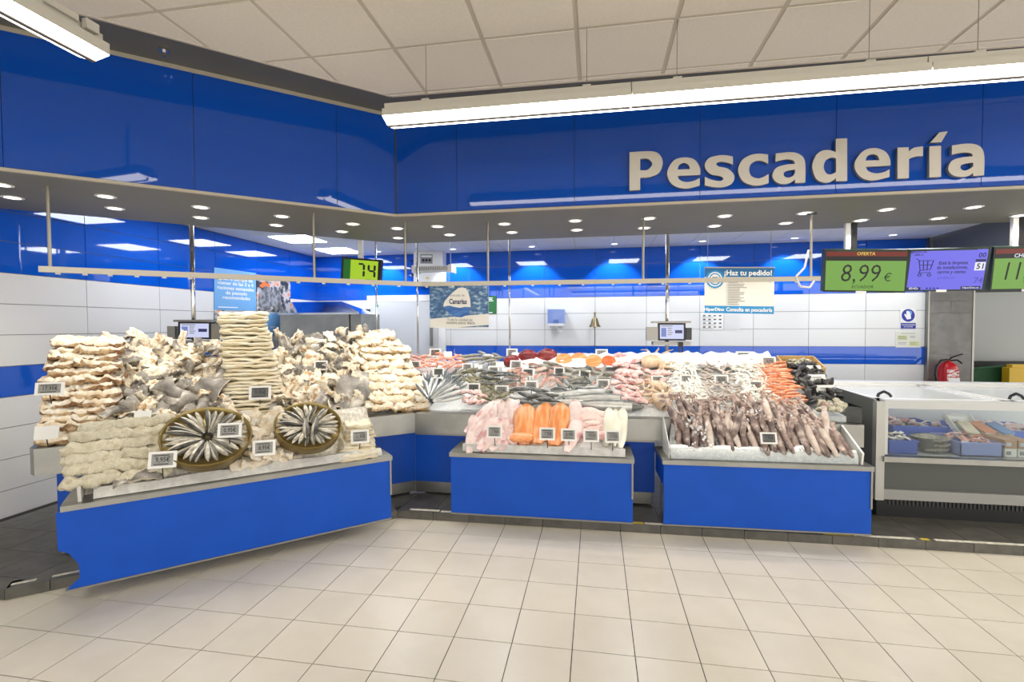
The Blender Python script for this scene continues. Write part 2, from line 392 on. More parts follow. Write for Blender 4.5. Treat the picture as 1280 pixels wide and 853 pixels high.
# walls behind: rows of panels with their own edges
ZR = [.07, .31, .588, .865, 1.137, 1.41, 1.69, 1.965, 2.24, 2.52, 2.79, ZI]
def rowmat(z): return blue_wall if (1.13 < z < 1.4 or z > 2.2) else white_wall
wb = struct('wall_back', MB().bb(-5.2, YW+.012, 0, 4.95, YW+.1, ZI+.05), joint, 'back wall of white and blue glass panels')
bx = [-5.15, -4.23, -3.39, -2.55, -1.71, -.866, -.01, .832, 1.675, 2.5, 3.317, 4.127, 4.945]
for a, b in zip(bx[:-1], bx[1:]):
    for z0, z1 in zip(ZR[:-1], ZR[1:]):
        if z0 < .3 and a < 3: continue
        MB().bb(a+.003, YW, z0+.003, b-.003, YW+.014, z1-.003).build('wall_panel', rowmat(z0), wb)
wl = struct('wall_left', MB().bb(XW-.1, -7, 0, XW-.012, YW+.1, 3.75), joint, 'left wall of white and blue glass panels')
ly = [2.35]+[3.30, 4.214, 5.065, 5.95, 6.8, 7.6, YW]
for a, b in zip(ly[:-1], ly[1:]):
    for z0, z1 in zip(ZR[:-1], ZR[1:]):
        MB().bb(XW-.014, a+.003, z0+.003, XW, b-.003, z1-.003).build('wall_panel', rowmat(z0), wl)
MB().bb(XW-.012, -7, 0, XW, 2.33, 3.6).build('plain_wall', wall_grey, wl)
# right end: tiled column, dark bulkhead, recess
colm = struct('wall_right_column', MB().bb(4.965, YW-.05, 0, 5.535, YW+.35, ZI), joint, 'grey stone-tiled column right of the white wall')
ctile = mat('grey_stone_tile', (128, 126, 121), (114, 112, 108), scale=5, rough=.5, rnd=.04)
zz = [.07, .65, .91, 1.30, 1.92, 2.10, 2.6, ZI]
for k, (z0, z1) in enumerate(zip(zz[:-1], zz[1:])):
    xs = [4.965, 5.25, 5.535] if k in (2, 4) else [4.965, 5.535]
    for a, b in zip(xs[:-1], xs[1:]): MB().bb(a+.002, YW-.062, z0+.002, b-.002, YW-.048, z1-.002).build('stone_tile', ctile, colm)
MB().bb(4.945, YW-.07, 0, 4.965, YW+.01, ZI).bb(5.535, YW-.07, 0, 5.56, YW+.01, ZI).build('corner_strip', steel_d, colm)
bulk = struct('wall_right_bulkhead', MB().prism([(4.95, 6.0), (9, 6.0), (9, 9.0), (5.0, 9.0)], 2.62, 3.3).bb(5.0, YW-.02, 2.26, 9, 9.0, 2.62), dark_wall, 'dark grey bulkhead above the right end')
struct('wall_right_recess', MB().bb(5.56, 9.62, 1.0, 9, 9.7, 2.30).bb(5.56, YW+.35, 0, 5.62, 9.7, 2.26), wall_grey, 'pale grey partition beyond the column')
struct('wall_right_low', MB().bb(5.56, 9.5, 0, 9, 9.6, 1.12), mat('dark_recess', (48, 50, 50), rough=.8), 'dark low partition beyond the column')
MB2 = MB().bb(5.56, 8.98, 2.26, 9, 9.0, 2.27)
# ---------------------------------------------------------------- downlights in the soffit and the inner ceiling
DLF = [(-4.33, 2.77-.02), (-3.70, 3.19), (-3.245, 3.60), (-2.80, 4.045), (-2.335, 4.475), (-2.0, 4.76)]
dls = [((15.5, 247), 's'), ((1, 231), 's'), ((132, 245.5), 's'), ((143.5, 260.5), 's'), ((251, 259), 's'), ((251, 272), 's'), ((352.5, 270.5), 's'), ((345.5, 281.5), 's'), ((441, 280), 's'), ((427.5, 289.5), 's'), ((496.5, 285.5), 's'), ((497.5, 297.5), 's'), ((547, 283), 's'), ((562, 293.5), 's'), ((630.5, 280), 's'), ((640, 290.5), 's'), ((719, 276), 's'), ((721, 287.5), 's'), ((811, 273), 's'), ((805, 285), 's'), ((906, 270), 's'), ((893, 282.5), 's'), ((1006, 266.5), 's'), ((982, 279), 's'), ((1108, 262), 's'), ((1076, 275.5), 's'), ((1217, 259), 's'), ((1172.5, 273), 's'), ((1274, 269.5), 's'),
       ((474, 315), 'i'), ((567, 312), 'i'), ((664.5, 308), 'i'), ((768, 305), 'i'), ((877.5, 302), 'i'), ((990.5, 299), 'i'), ((1109, 296), 'i')]
fr_n = {'i': 0, 'f': 0, 'b': 0}; ring_me = disc_me = None
for k, ((px, py), wh) in enumerate(dls):
    z = ZS if wh == 's' else ZI
    p = atz(px, py, z)
    if wh == 'i': p.y = 7.98
    row = 'i' if wh == 'i' else ('f' if k in (1, 2, 4, 6, 8, 10, 12, 14, 16, 18, 20, 22, 24, 26) else 'b'); fr_n[row] += 1
    lab = ORD[fr_n[row]-1]+' from the left of the downlights in the '+{'i': 'white ceiling along the back wall', 'f': 'front row of the soffit', 'b': 'rear row of the soffit'}[row]
    o = thing('downlight', (p.x, p.y, z), lab, 'downlight', 'downlights in the dark soffit' if wh == 's' else 'wall-washer downlights by the back wall')
    if ring_me is None:
        ring_me = MB().lathe([(.048, -.004), (.062, -.006), (.07, -.001)], 20).mesh('lamp_ring', white_p, None, True)
        disc_me = MB().lathe([(.0, -.003), (.05, -.003)], 20).mesh('lamp_lens', dl_em)
    inst(ring_me, 'lamp_ring', Matrix.Identity(4), parent=o); inst(disc_me, 'lamp_lens', Matrix.Identity(4), parent=o)
    ld = bpy.data.lights.new('downlight_beam', 'SPOT'); ld.energy = SPOT_W if wh == 's' else WALLSPOT_W
    ld.spot_size = math.radians(105 if wh == 's' else 92); ld.spot_blend = .5 if wh == 's' else .35; ld.shadow_soft_size = .05
    ld.color = (1, .95, .86) if wh == 's' else (.86, .93, 1)
    lo = bpy.data.objects.new('downlight_beam', ld); COL.objects.link(lo); lo.parent = o; lo.location = (0, .0, -.03)
    if wh == 'i': lo.rotation_euler = (math.radians(20), 0, 0); lo.location = (0, .06, -.03)
# ---------------------------------------------------------------- strip luminaires
def luminaire(ax, start, along, z, seg, n, lab, grp, hang=True):
    """row of strip lights: cross-section near edge, lens divider, far edge"""
    al = Vector(along).normalized(); sd = Vector((al.y, -al.x, 0))
    for k in range(n):
        a = Vector(start)+al*(seg*k); b = a+al*(seg-.006)
        o = thing('strip_light', ((a+b)/2).to_tuple()[:2]+(z,), lab[k] if isinstance(lab, list) else lab, 'strip light', grp)
        def ext(prof):
            m = MB(); vs = []
            for q in (a, b):
                for (s, h) in prof: vs.append(Vector((q.x, q.y, 0))+sd*s+Vector((0, 0, z+h)))
            np_ = len(prof); fs = [list(range(np_))[::-1], list(range(np_, 2*np_))]+[(i, (i+1) % np_, np_+(i+1) % np_, np_+i) for i in range(np_)]
            return m.add(vs, fs)
        ext([(.09, .03), (.09, .045), (.010, .02), (.010, .0)]).build('lens', white_em, o)
        ext([(-.09, .018), (-.09, .04), (-.010, .02), (-.010, .0)]).build('lens', white_em, o)
        ext([(.011, -.006), (.011, .02), (-.011, .02), (-.011, -.006)]).build('divider', lamp_div, o)
        ext([(.094, .03), (.094, .075), (.055, .09), (.055, .125), (-.055, .125), (-.055, .09), (-.094, .075), (-.094, .02), (-.08, .03), (.08, .04)]).build('housing', lamp_body, o)
        if hang:
            for f in (.17, .83):
                q = a+al*seg*f
                MB().cyl((q.x, q.y, z+.13), (q.x, q.y, ZC), .002, 5).build('hanging_wire', steel_d, o)
                MB().box((q.x, q.y, z+.135), (.05, .05, .03)).build('clamp', lamp_body, o)
luminaire('x', (-1.37, 3.12, 0), (1, 0, 0), 3.09, 1.583, 4, ['leftmost strip light of the hanging row before the fascia', 'second strip light of the row, above the sign lettering', 'third strip light of the row, at the right edge', 'fourth strip light of the row, beyond the right edge'], 'strip lights before the fascia')
luminaire('y', (-2.48, 2.10, 0), (0, -1, 0), 3.085, 1.583, 4, ['strip light on a rod in the top left corner', 'second strip light of the left row', 'third strip light of the left row', 'fourth strip light of the left row'], 'strip lights of the left row', False)
fx = [o for o in COL.objects if o.name.startswith('strip_light')][4]
MB().cyl((-2.48, 1.86, 3.2), (-2.48, 1.86, ZC), .016, 10).build('hanging_rod', lamp_body, fx)
MB().box((-2.40, 2.02, 3.20), (.03, .06, .045)).box((-2.42, 1.9, 3.21), (.03, .14, .03)).build('clamp', lamp_body, fx)
for yy in (-.6, -3.8):
    luminaire('x', (-1.0, yy, 0), (1, 0, 0), 3.09, 1.583, 4, 'strip light over the sales floor behind the viewer', 'strip lights over the sales floor', False)
tag(MB().cyl(atz(205, 62, 3.664)+Vector((0, 0, .001)), atz(205, 62, 3.664)-Vector((0, 0, .012)), .035, 12).cyl(atz(205, 62, 3.664)-Vector((0, 0, .012)), atz(205, 62, 3.664)-Vector((0, 0, .05)), .012, 8).build('sprinkler', chrome), 'small chrome fire sprinkler on the dark ceiling strip', 'sprinkler')
# ================================================================ SIGN ON THE FASCIA
def smooth_outline(pts, step=5):
    """points; a trailing 'c' marks a corner; between corners a Catmull-Rom curve"""
    P = [(Vector((p[0], p[1])), len(p) > 2) for p in pts]; n = len(P); out = []
    for i in range(n):
        p1, c1 = P[i]; p2, c2 = P[(i+1) % n]; out.append(p1)
        if c1 and c2: continue
        p0 = p1-(p2-p1)*.3 if c1 else P[i-1][0]; p3 = p2+(p2-p1)*.3 if c2 else P[(i+2) % n][0]
        for k in range(1, step):
            t = k/step
            out.append(.5*((2*p1)+(p2-p0)*t+(2*p0-5*p1+4*p2-p3)*t*t+(3*p1-p0-3*p2+p3)*t**3))
    return out
c = 'c'
LET = [  # outlines and counters in the sign's own drawing units, first five letters, then five
 (0, [(83, 198, c), (215, 192), (268, 212), (288, 265), (265, 325), (205, 352), (149, 355, c), (149, 430, c), (83, 435, c)], [(149, 240, c), (195, 239), (223, 270), (195, 306), (149, 309, c)]),
 (0, [(519, 338, c), (517, 295), (485, 245), (425, 230), (355, 250), (315, 325), (345, 395), (425, 423), (516, 403, c), (516, 357, c), (480, 374), (430, 382), (392, 368), (380, 344, c)], [(379, 305, c), (389, 277), (418, 264), (445, 275), (456, 302, c)]),
 (0, [(720, 225, c), (720, 275, c), (690, 263), (645, 257), (618, 268), (632, 286), (690, 300), (728, 342), (715, 390), (660, 413), (600, 413), (547, 402, c), (547, 350, c), (590, 368), (640, 376), (661, 362), (640, 345), (580, 332), (547, 285), (568, 238), (630, 218), (680, 217)], None),
 (0, [(937, 212, c), (937, 270, c), (900, 252), (862, 252), (830, 273), (820, 305), (832, 343), (870, 359), (905, 352), (940, 332, c), (940, 388, c), (890, 402), (840, 402), (780, 375), (752, 310), (776, 248), (830, 215), (885, 207)], None),
 (0, [(983, 206, c), (1060, 198), (1112, 203), (1152, 228), (1166, 275), (1166, 385, c), (1103, 388, c), (1103, 366, c), (1070, 388), (1025, 395), (982, 378), (963, 340), (987, 295), (1045, 275), (1103, 270, c), (1093, 250), (1060, 242), (1020, 247), (983, 257, c)], [(1103, 305, c), (1060, 311), (1034, 325), (1036, 346), (1060, 355), (1088, 345), (1103, 325, c)]),
 (1, [(172, 115, c), (242, 112, c), (242, 375, c), (174, 377, c), (174, 358, c), (142, 380), (100, 385), (52, 362), (27, 290), (47, 222), (85, 190), (130, 185), (172, 197, c)], [(174, 236, c), (145, 231), (110, 250), (97, 290), (112, 326), (140, 335), (174, 320, c)]),
 (1, [(508, 280, c), (505, 238), (475, 193), (410, 172), (337, 194), (287, 270), (317, 345), (395, 373), (503, 350, c), (503, 303, c), (470, 320), (420, 328), (373, 315), (356, 288, c)], [(354, 250, c), (367, 222), (398, 210), (428, 220), (440, 247, c)]),
 (1, [(552, 170, c), (620, 167, c), (622, 193, c), (655, 170), (709, 162, c), (709, 222, c), (665, 224), (623, 240, c), (622, 358, c), (552, 362, c)], None),
 (1, [(748, 162, c), (820, 158, c), (820, 350, c), (748, 354, c)], None),
 (1, [(810, 75, c), (862, 69, c), (822, 136, c), (754, 140, c)], None),
 (1, [(887, 157, c), (965, 146), (1030, 149), (1072, 175), (1087, 230), (1085, 340, c), (1018, 345, c), (1016, 326, c), (985, 346), (932, 350), (885, 335), (864, 298), (888, 250), (945, 231), (1016, 223, c), (1006, 206), (970, 200), (930, 204), (887, 214, c)], [(1018, 262, c), (972, 268), (943, 280), (942, 300), (965, 311), (998, 300), (1018, 284, c)]),
]
sign = thing('shop_sign', (2.0, FB.y, 2.9), 'large raised light grey letters reading Pescadería on the blue fascia', 'sign')
def letter_obj(outs):
    cu = bpy.data.curves.new('letter', 'CURVE'); cu.dimensions = '2D'; cu.fill_mode = 'BOTH'; cu.extrude = .016
    for pts in outs:
        sp = cu.splines.new('POLY'); sp.points.add(len(pts)-1); sp.use_cyclic_u = True
        for q, p in zip(sp.points, pts): q.co = (p[0], p[1], 0, 1)
    o = bpy.data.objects.new('tmp', cu); COL.objects.link(o); dg = bpy.context.evaluated_depsgraph_get(); dg.update()
    me = bpy.data.meshes.new_from_object(o.evaluated_get(dg)); bpy.data.objects.remove(o); return me
pend = []
for (half, out, inn) in LET:
    conv = lambda pts: [(lambda q: (q.x, q.z))(aty((770 if half == 0 else 1010)+p.x/4.923, 150+p.y/4.923, FB.y-.04)) for p in smooth_outline(pts)]
    outs = [conv(out)]+([conv(inn)] if inn else [])
    pend.append(outs)
pend[8] = pend[8]+pend[9]; pend.pop(9)
for outs in pend:
    me = letter_obj(outs); me.materials.clear(); me.materials.append(letter_m); me.materials.append(letter_side)
    for p in me.polygons: p.material_index = 0 if abs(p.normal.z) > .5 else 1
    o = bpy.data.objects.new('letter', me); COL.objects.link(o); o.parent = sign
    o.matrix_local = wm(sign).inverted() @ Matrix.Translation((0, FB.y-.022, 0)) @ Matrix.Rotation(math.pi/2, 4, 'X')
# ================================================================ COUNTERS
K = (-1.747, 4.53); LE = (-3.877, 2.778)
SL = Sec(LE, K); SR = Sec(K, (2.234, 4.54)); SR.o = Vector((2.234, 4.54, 0))
FLa, FLb = (-3.28, 2.50), (-1.74, 3.935)
SFL = Sec(FLa, FLb); SFM = Sec((-1.262, 4.13), (.306, 4.15)); SFR = Sec((.556, 4.165), (2.135, 4.215))
def slope_bed(mb, S, u0, u1, prof, mi=0):
    """solid with profile (t,z) extruded along the section"""
    vs = [S.at(u, t, z) for u in (u0, u1) for (t, z) in prof]; n = len(prof)
    return mb.add(vs, [list(range(n))[::-1], list(range(n, 2*n))]+[(i, n+i, n+(i+1) % n, (i+1) % n)[::-1] for i in range(n)], mi)
# rear left counter
rl = thing('display_counter', SL.at(1.4, .5, 0), 'long angled steel fish counter at left holding heaps of salt cod', 'counter', 'rear display counters')
slope_bed(MB(), SL, 0, SL.len, [(0, .71), (0, .9), (.05, .905), (1.3, .905), (1.3, .71)]).build('steel_top', steel, rl)
for u0, u1 in ((.09, 1.0), (1.003, 1.9), (1.903, SL.len+.037)):
    slope_bed(MB(), SL, u0, u1, [(.11, .20), (.11, .69), (.13, .69), (.13, .20)]).build('front_panel', blue_front, rl)
slope_bed(MB(), SL, .09, SL.len+.035, [(.10, .685), (.10, .712), (.16, .712), (.16, .685)]).build('under_strip', steel_d, rl)
slope_bed(MB(), SL, .10, SL.len+.045, [(.13, .085), (.13, .195), (.16, .195), (.16, .085)]).build('kick_plate', steel, rl)
slope_bed(MB(), SL, .12, SL.len, [(.17, .07), (.17, .72), (1.25, .72), (1.25, .07)]).build('body', dkgrey, rl)
e0 = SL.at(0, 0, 0); m = MB(); m.prism([(e0.x, e0.y), (e0.x-.075, e0.y+.03), (e0.x-.9, e0.y+.95), (e0.x-.80, e0.y+1.0)], .71, .9); m.build('end_cap', steel, rl)
# rear right counter
rr = thing('display_counter', (.3, 5.1, 0), 'long straight steel fish counter holding fresh fish on ice', 'counter', 'rear display counters')
LR = (SR.o-SR.a).length; SR.len = LR
slope_bed(MB(), SR, 0, LR, [(0, .71), (0, .9), (.05, .905), (1.25, .905), (1.25, .71)]).build('steel_top', steel, rr)
for u0, u1 in ((-.036, .62), (.623, 1.5), (1.503, 2.285)):
    slope_bed(MB(), SR, u0, u1, [(.10, .20), (.10, .675), (.12, .675), (.12, .20)]).build('front_panel', blue_front, rr)
slope_bed(MB(), SR, -.03, 2.285, [(.09, .67), (.09, .708), (.15, .708), (.15, .67)]).build('under_strip', steel_d, rr)
slope_bed(MB(), SR, -.04, 2.27, [(.12, .085), (.12, .195), (.15, .195), (.15, .085)]).build('kick_plate', steel, rr)
slope_bed(MB(), SR, .05, 2.26, [(.16, .07), (.16, .712), (1.15, .712), (1.15, .07)]).build('body', dkgrey, rr)
for u in (2.9, LR-.1):
    p = SR.at(u, .6, 0); MB().bb(p.x-.03, p.y-.03, ZP, p.x+.03, p.y+.03, .72).build('leg', steel_d, rr)
# low stands before the counters
def stand(name, S, lab, torn=False):
    o = thing(name, S.at(S.len/2, .25, 0), lab, 'counter', 'low front stands')
    L = S.len
    if torn:   # the left lower corner of this front panel is broken out
        poly = [(-.035, .595), (-.03, .36), (.02, .33), (.065, .25), (.07, .16), (.02, .115), (.01, .1), (L, .1), (L, .6), (0, .6)]
        vs = [S.at(u, t, z) for t in (0, .018) for (u, z) in poly]; n = len(poly)
        MB().add(vs, [list(range(n)), list(range(n, 2*n))[::-1]]+[(i, n+i, n+(i+1) % n, (i+1) % n) for i in range(n)]).build('front_panel', blue_front, o)
    else: slope_bed(MB(), S, 0, L, [(0, .1), (0, .6), (.018, .6), (.018, .1)]).build('front_panel', blue_front, o)
    slope_bed(MB(), S, .0, L, [(-.006, .088), (-.006, .1), (.03, .1), (.03, .088)]).build('bottom_strip', steel_d, o)
    slope_bed(MB(), S, -.012, L+.012, [(-.012, .6), (-.012, .635), (.06, .64), (.46, .64), (.46, .6)]).build('steel_top', steel, o)
    for u0, u1 in ((0, .02), (L-.02, L)):
        slope_bed(MB(), S, u0, u1, [(.018, .42), (.018, .6), (.44, .6), (.44, .42)]).build('side_panel', blue_front, o)
    for u in (.06, L-.06):
        p = S.at(u, .36, 0); MB().bb(p.x-.025, p.y-.025, ZP, p.x+.025, p.y+.025, .6).build('leg', steel_d, o)
    slope_bed(MB(), S, L-.01, L+.004, [(-.008, .30), (-.008, .6), (.012, .6), (.012, .30)]).build('corner_strip', steel_d, o)
    return o
st_l = stand('front_stand', SFL, 'low blue stand with broken left corner holding salted fish and two tubs', True)
st_m = stand('front_stand', SFM, 'low blue stand holding white and salmon fillets')
st_r = stand('front_stand', SFR, 'low blue stand holding squid on ice')
# ================================================================ FISH SHAPES
def loft(prof, seg=8, noisy=0, nscale=8, seed=0, power=2, split=None, top=None):
    """rings (x, yoff, zoff, ry, rz) along x -> closed body; split(normal-ish angle) gives slot"""
    m = MB(); vs = []; fs = []; mi = []
    for (x, yo, zo, ry, rz) in prof:
        for i in range(seg):
            a = 6.2832*(i+.5)/seg; ca, sa = math.cos(a), math.sin(a)
            if power != 2: ca = math.copysign(abs(ca)**(2/power), ca); sa = math.copysign(abs(sa)**(2/power), sa)
            p = Vector((x, yo+ca*ry, zo+sa*rz))
            if noisy:
                q = p*nscale+Vector((seed*3.7, seed*1.3, 0)); p += noise.noise_vector(q)*noisy
            vs.append(p)
    n = len(prof)
    for k in range(n-1):
        for i in range(seg):
            fs.append((k*seg+i, (k+1)*seg+i, (k+1)*seg+(i+1) % seg, k*seg+(i+1) % seg)[::-1]); a = 6.2832*(i+1)/seg
            mi.append(split(math.sin(a), k/(n-1)) if split else 0)
    fs += [list(range(seg)), list(range((n-1)*seg, n*seg))[::-1]]; mi += [split(0, 0) if split else 0, split(0, 1) if split else 0]
    return m.add(vs, fs, mi)
def sheet(nx, ny, fn, th=.012, seed=0):
    """curved two-sided piece: slot 0 outside (skin), slot 1 inside (flesh); fn(u,v)->point, u,v in -1..1"""
    m = MB(); P = [[fn(-1+2*i/nx, -1+2*j/ny) for j in range(ny+1)] for i in range(nx+1)]; vs = []; fs = []; mi = []
    def nrm(i, j):
        a = P[min(i+1, nx)][j]-P[max(i-1, 0)][j]; b = P[i][min(j+1, ny)]-P[i][max(j-1, 0)]; return a.cross(b).normalized()
    for i in range(nx+1):
        for j in range(ny+1): vs.append(P[i][j])
    for i in range(nx+1):
        for j in range(ny+1):
            edge = i in (0, nx) or j in (0, ny); vs.append(P[i][j]-nrm(i, j)*th*(.45 if edge else 1))
    q = (nx+1)*(ny+1); ix = lambda i, j: i*(ny+1)+j
    for i in range(nx):
        for j in range(ny):
            fs.append((ix(i, j), ix(i+1, j), ix(i+1, j+1), ix(i, j+1))); mi.append(0)
            fs.append((q+ix(i, j), q+ix(i, j+1), q+ix(i+1, j+1), q+ix(i+1, j))); mi.append(1)
    per = [(i, 0) for i in range(nx)]+[(nx, j) for j in range(ny)]+[(i, ny) for i in range(nx, 0, -1)]+[(0, j) for j in range(ny, 0, -1)]
    for a, b in zip(per, per[1:]+per[:1]): fs.append((ix(*a), q+ix(*a), q+ix(*b), ix(*b))); mi.append(1)
    return m.add(vs, fs, mi)
nz = lambda x, y, z=0, s=1: noise.noise(Vector((x*s, y*s, z)))
cod_flesh = mat('salt_cod_flesh', (228, 212, 180), (241, 234, 218), scale=11, rough=.8, bump=.7, bscale=60, rnd=.07, c3=(196, 160, 116), lo=.34, hi=.52)
cod_skin = mat('salt_cod_skin', (104, 99, 93), (164, 158, 149), scale=8, rough=.65, bump=.4, bscale=70, rnd=.14, c3=(222, 216, 204), lo=.35, hi=.58)
cod_brown = mat('salt_cod_cut_edge', (138, 100, 68), (210, 182, 142), scale=14, rough=.8, bump=.7, bscale=60, rnd=.08)
cod_gold = mat('salt_cod_golden_edge', (188, 150, 100), (230, 208, 168), scale=16, rough=.8, bump=.7, bscale=60, rnd=.08)
cod_white = mat('salt_crust', (240, 234, 220), (226, 208, 178), scale=16, rough=.85, bump=.9, bscale=90, rnd=.03)
cod_fil = mat('dry_cod_fillet', (236, 229, 208), (224, 211, 180), scale=5, rough=.75, bump=.5, bscale=50, rnd=.07)
roll_m = mat('salted_roll_beige', (204, 196, 170), (220, 213, 192), scale=14, rough=.9, bump=1, bscale=110, rnd=.06, c3=(196, 184, 154), lo=.35, hi=.55)
def slab(seed, L=.42, W=.24, H=.055):
    n = 28; pr = []
    for k in range(n):
        u = k/(n-1); e = min(1, (1-abs(2*u-1))*6+.35); pr.append(((u-.5)*L, 0, nz(u*5, seed)*.018, W/2*e*(1+.12*nz(u*9, seed+2)), H/2*e*(1+.6*nz(u*8, seed+5))))
    m = loft(pr, 16, .012, 30, seed, 3, lambda s, u: 0 if s > .3 else 1)
    for v in m.v: v += noise.noise_vector(v*14+Vector((seed, 0, 0)))*.016+noise.noise_vector(v*52+Vector((seed, 0, 9)))*.012
    return m
SLAB = [slab(i).mesh('cod_slab', [cod_white, cod_brown], None, True) for i in range(5)]
SLABC = [slab(i+9, .28, .22, .058).mesh('cod_slab', [cod_white, cod_brown], None, True) for i in range(6)]
SLABG = [slab(i+19, .28, .22, .058).mesh('cod_slab', [cod_white, cod_gold], None, True) for i in range(6)]
def codpiece(seed):
    rs = random.Random(seed); cu = rs.uniform(.6, 1.7); L = rs.uniform(.12, .18); W = rs.uniform(.065, .10); tw = rs.uniform(-.7, .7)
    def fn(u, v):
        wv = W*(1-.35*(u+1)/2)*(1+.35*nz(u*2.5, seed, 3)); a = v*cu*.8+tw*u*.5
        x = u*L*(1+.18*nz(v*3, seed, 8)); y = math.sin(a)*wv/max(.5, cu*.7); z = (1-math.cos(a))*-wv/max(.5, cu*.7)
        z += .05*math.sin(u*1.7+seed)+.018*nz(u*4, v*4, seed)+.012*nz(u*9, v*9, seed+1)
        return Vector((x+.012*nz(u*8, v*8, seed+7), y+.018*nz(u*5, v*4, seed+9)+.010*nz(u*11, v*9, seed+3), z+.030*nz(u*2.3, v*2.3, seed+4)))
    m = sheet(13, 10, fn, .024, seed)
    for v in m.v: v += noise.noise_vector(v*45+Vector((seed, 0, 0)))*.006
    return m
PIECE = [codpiece(i).mesh('cod_piece', [cod_skin, cod_flesh], None, True) for i in range(8)]
PIECEF = [codpiece(i+20).mesh('cod_piece', [cod_flesh, cod_flesh], None, True) for i in range(8)]
PIECEW = [codpiece(i+60).mesh('cod_piece', [cod_white, cod_white], None, True) for i in range(4)]
PIECEB = [codpiece(i+40).mesh('cod_piece', [cod_flesh, cod_skin], None, True) for i in range(5)]
def tailpiece(seed):
    def fn(u, v):
        wv = .03+.075*((u+1)/2)**1.4 if u > -.6 else .03+.05*(-.6-u)/.4
        return Vector((u*.22, v*wv*1.2, -.035*v*v+.03*math.sin(u*2+seed)+.012*nz(u*3, v*3, seed)))
    return sheet(9, 5, fn, .025, seed)
TAIL = [tailpiece(i).mesh('cod_tail', [cod_skin, cod_flesh], None, True) for i in range(4)]
def layer(seed, L=.62, W=.34, th=.026):
    def fn(u, v):
        e = 1-.10*abs(u)**3; return Vector((u*L/2, v*W/2*e+.01*nz(u*3, v, seed), .016*nz(u*2.2, v*1.5, seed)+.006*nz(u*7, v*5, seed+2)))
    return sheet(12, 4, fn, th, seed)
LAYER = [layer(i).mesh('cod_fillet', [cod_fil, cod_fil], None, True) for i in range(6)]
def roll(seed, L=.33, r=.0425):
    pr = []; n = 46
    for k in range(n):
        u = k/(n-1); e = math.sqrt(max(.06, 1-(2*u-1)**8)); bump = 1+.26*abs(math.sin(u*9.4+seed))-.13
        pr.append(((u-.5)*L, .012*nz(u*3, seed), .010*nz(u*4, seed+3), r*e*bump, r*e*bump*.92))
    m = loft(pr, 22, .010, 20, seed)
    for v in m.v: v += noise.noise_vector(v*40+Vector((seed, 0, 0)))*.008+noise.noise_vector(v*90+Vector((seed, 3, 0)))*.006
    return m
ROLL = [roll(i).mesh('salted_roll', roll_m, None, True) for i in range(5)]
def fish(L, H, W, mats, tail=.16, belly=.0, split=lambda s, u: 0 if s > .15 else 1, name='fish', bend=0, seg=8):
    pr = []
    for (u, h) in ((0, .12), (.05, .45), (.14, .78), (.26, .97), (.4, 1), (.55, .88), (.7, .62), (.82, .36), (.9, .2)):
        pr.append(((u-.5)*L, bend*math.sin(u*3.14), 0, W/2*h, H/2*h))
    m = loft(pr, seg, split=split)
    x0 = .38*L; s = H*.55; y0 = bend*math.sin(.9*3.14)
    m.add([(x0, y0, 0), (x0+tail*L, y0+.002, s), (x0+tail*L*.7, y0, 0), (x0+tail*L, y0-.002, -s), (x0, y0+.004, .0), (x0, y0-.004, 0)], [(4, 2, 1), (5, 1, 2), (4, 3, 2), (5, 2, 3)], 0)
    return m.mesh(name, mats, None, True)
sil_back = mat('fish_back_slate', (62, 72, 78), (92, 100, 104), scale=20, rough=.3, rnd=.15, spec=.7)
sil_belly = mat('fish_belly_silver', (196, 200, 200), (222, 222, 216), scale=14, rough=.22, metal=.35, rnd=.1)
sard_back = mat('sardine_back', (48, 48, 46), (96, 94, 88), scale=16, rough=.35, rnd=.2, spec=.5)
sard_belly = mat('sardine_belly', (216, 210, 192), (160, 154, 140), scale=22, rough=.3, metal=.15, rnd=.12)
SARD = [fish(.22, .052, .038, [sard_back, sard_belly], .1, bend=b, name='salted_sardine') for b in (0, .008, -.01)]
ANCH = [fish(.30, .045, .036, [sil_back, sil_belly], .13, bend=b, name='blue_whiting') for b in (0, .015, -.015)]
grn_back = mat('fish_green_grey', (92, 92, 72), (146, 140, 112), scale=22, rough=.4, rnd=.18)
grn_belly = mat('fish_olive_belly', (172, 164, 140), rough=.35, rnd=.12)
GRN = [fish(.20, .055, .036, [grn_back, grn_belly], .14, bend=b, name='olive_fish') for b in (.01, -.012)]
red_back = mat('fish_red_brown', (176, 124, 112), (204, 168, 154), scale=18, rough=.4, rnd=.14)
red_belly = mat('fish_pink_belly', (222, 200, 190), rough=.35, rnd=.08)
REDM = [fish(.20, .055, .04, [red_back, red_belly], .14, bend=b, name='red_mullet') for b in (.01, -.012)]
dk_back = mat('fish_dark_grey', (76, 80, 80), (128, 130, 126), scale=16, rough=.32, rnd=.16)
dk_belly = mat('fish_grey_belly', (160, 160, 156), (192, 190, 184), scale=10, rough=.3, rnd=.1)
DARK = [fish(.34, .105, .06, [dk_back, dk_belly], .15, bend=b, name='dark_grey_fish') for b in (.015, -.02)]
br_back = mat('bream_back', (128, 128, 118), (160, 158, 148), scale=30, rough=.32, rnd=.08)
br_belly = mat('bream_belly', (212, 208, 196), rough=.3, rnd=.06)
BREAM = [fish(.34, .16, .07, [br_back, br_belly], .15, bend=0, name='bream')]
HAKE = [fish(.62, .10, .075, [dk_back, sil_belly], .10, bend=.02, name='hake', split=lambda s, u: 0 if (s > .55 or u < .2) else 1, seg=12)]
pinkf = mat('pale_pink_fillet', (228, 196, 192), (236, 218, 214), scale=9, rough=.35, rnd=.03, c3=(216, 160, 158), lo=.38, hi=.55, bump=.25, bscale=30)
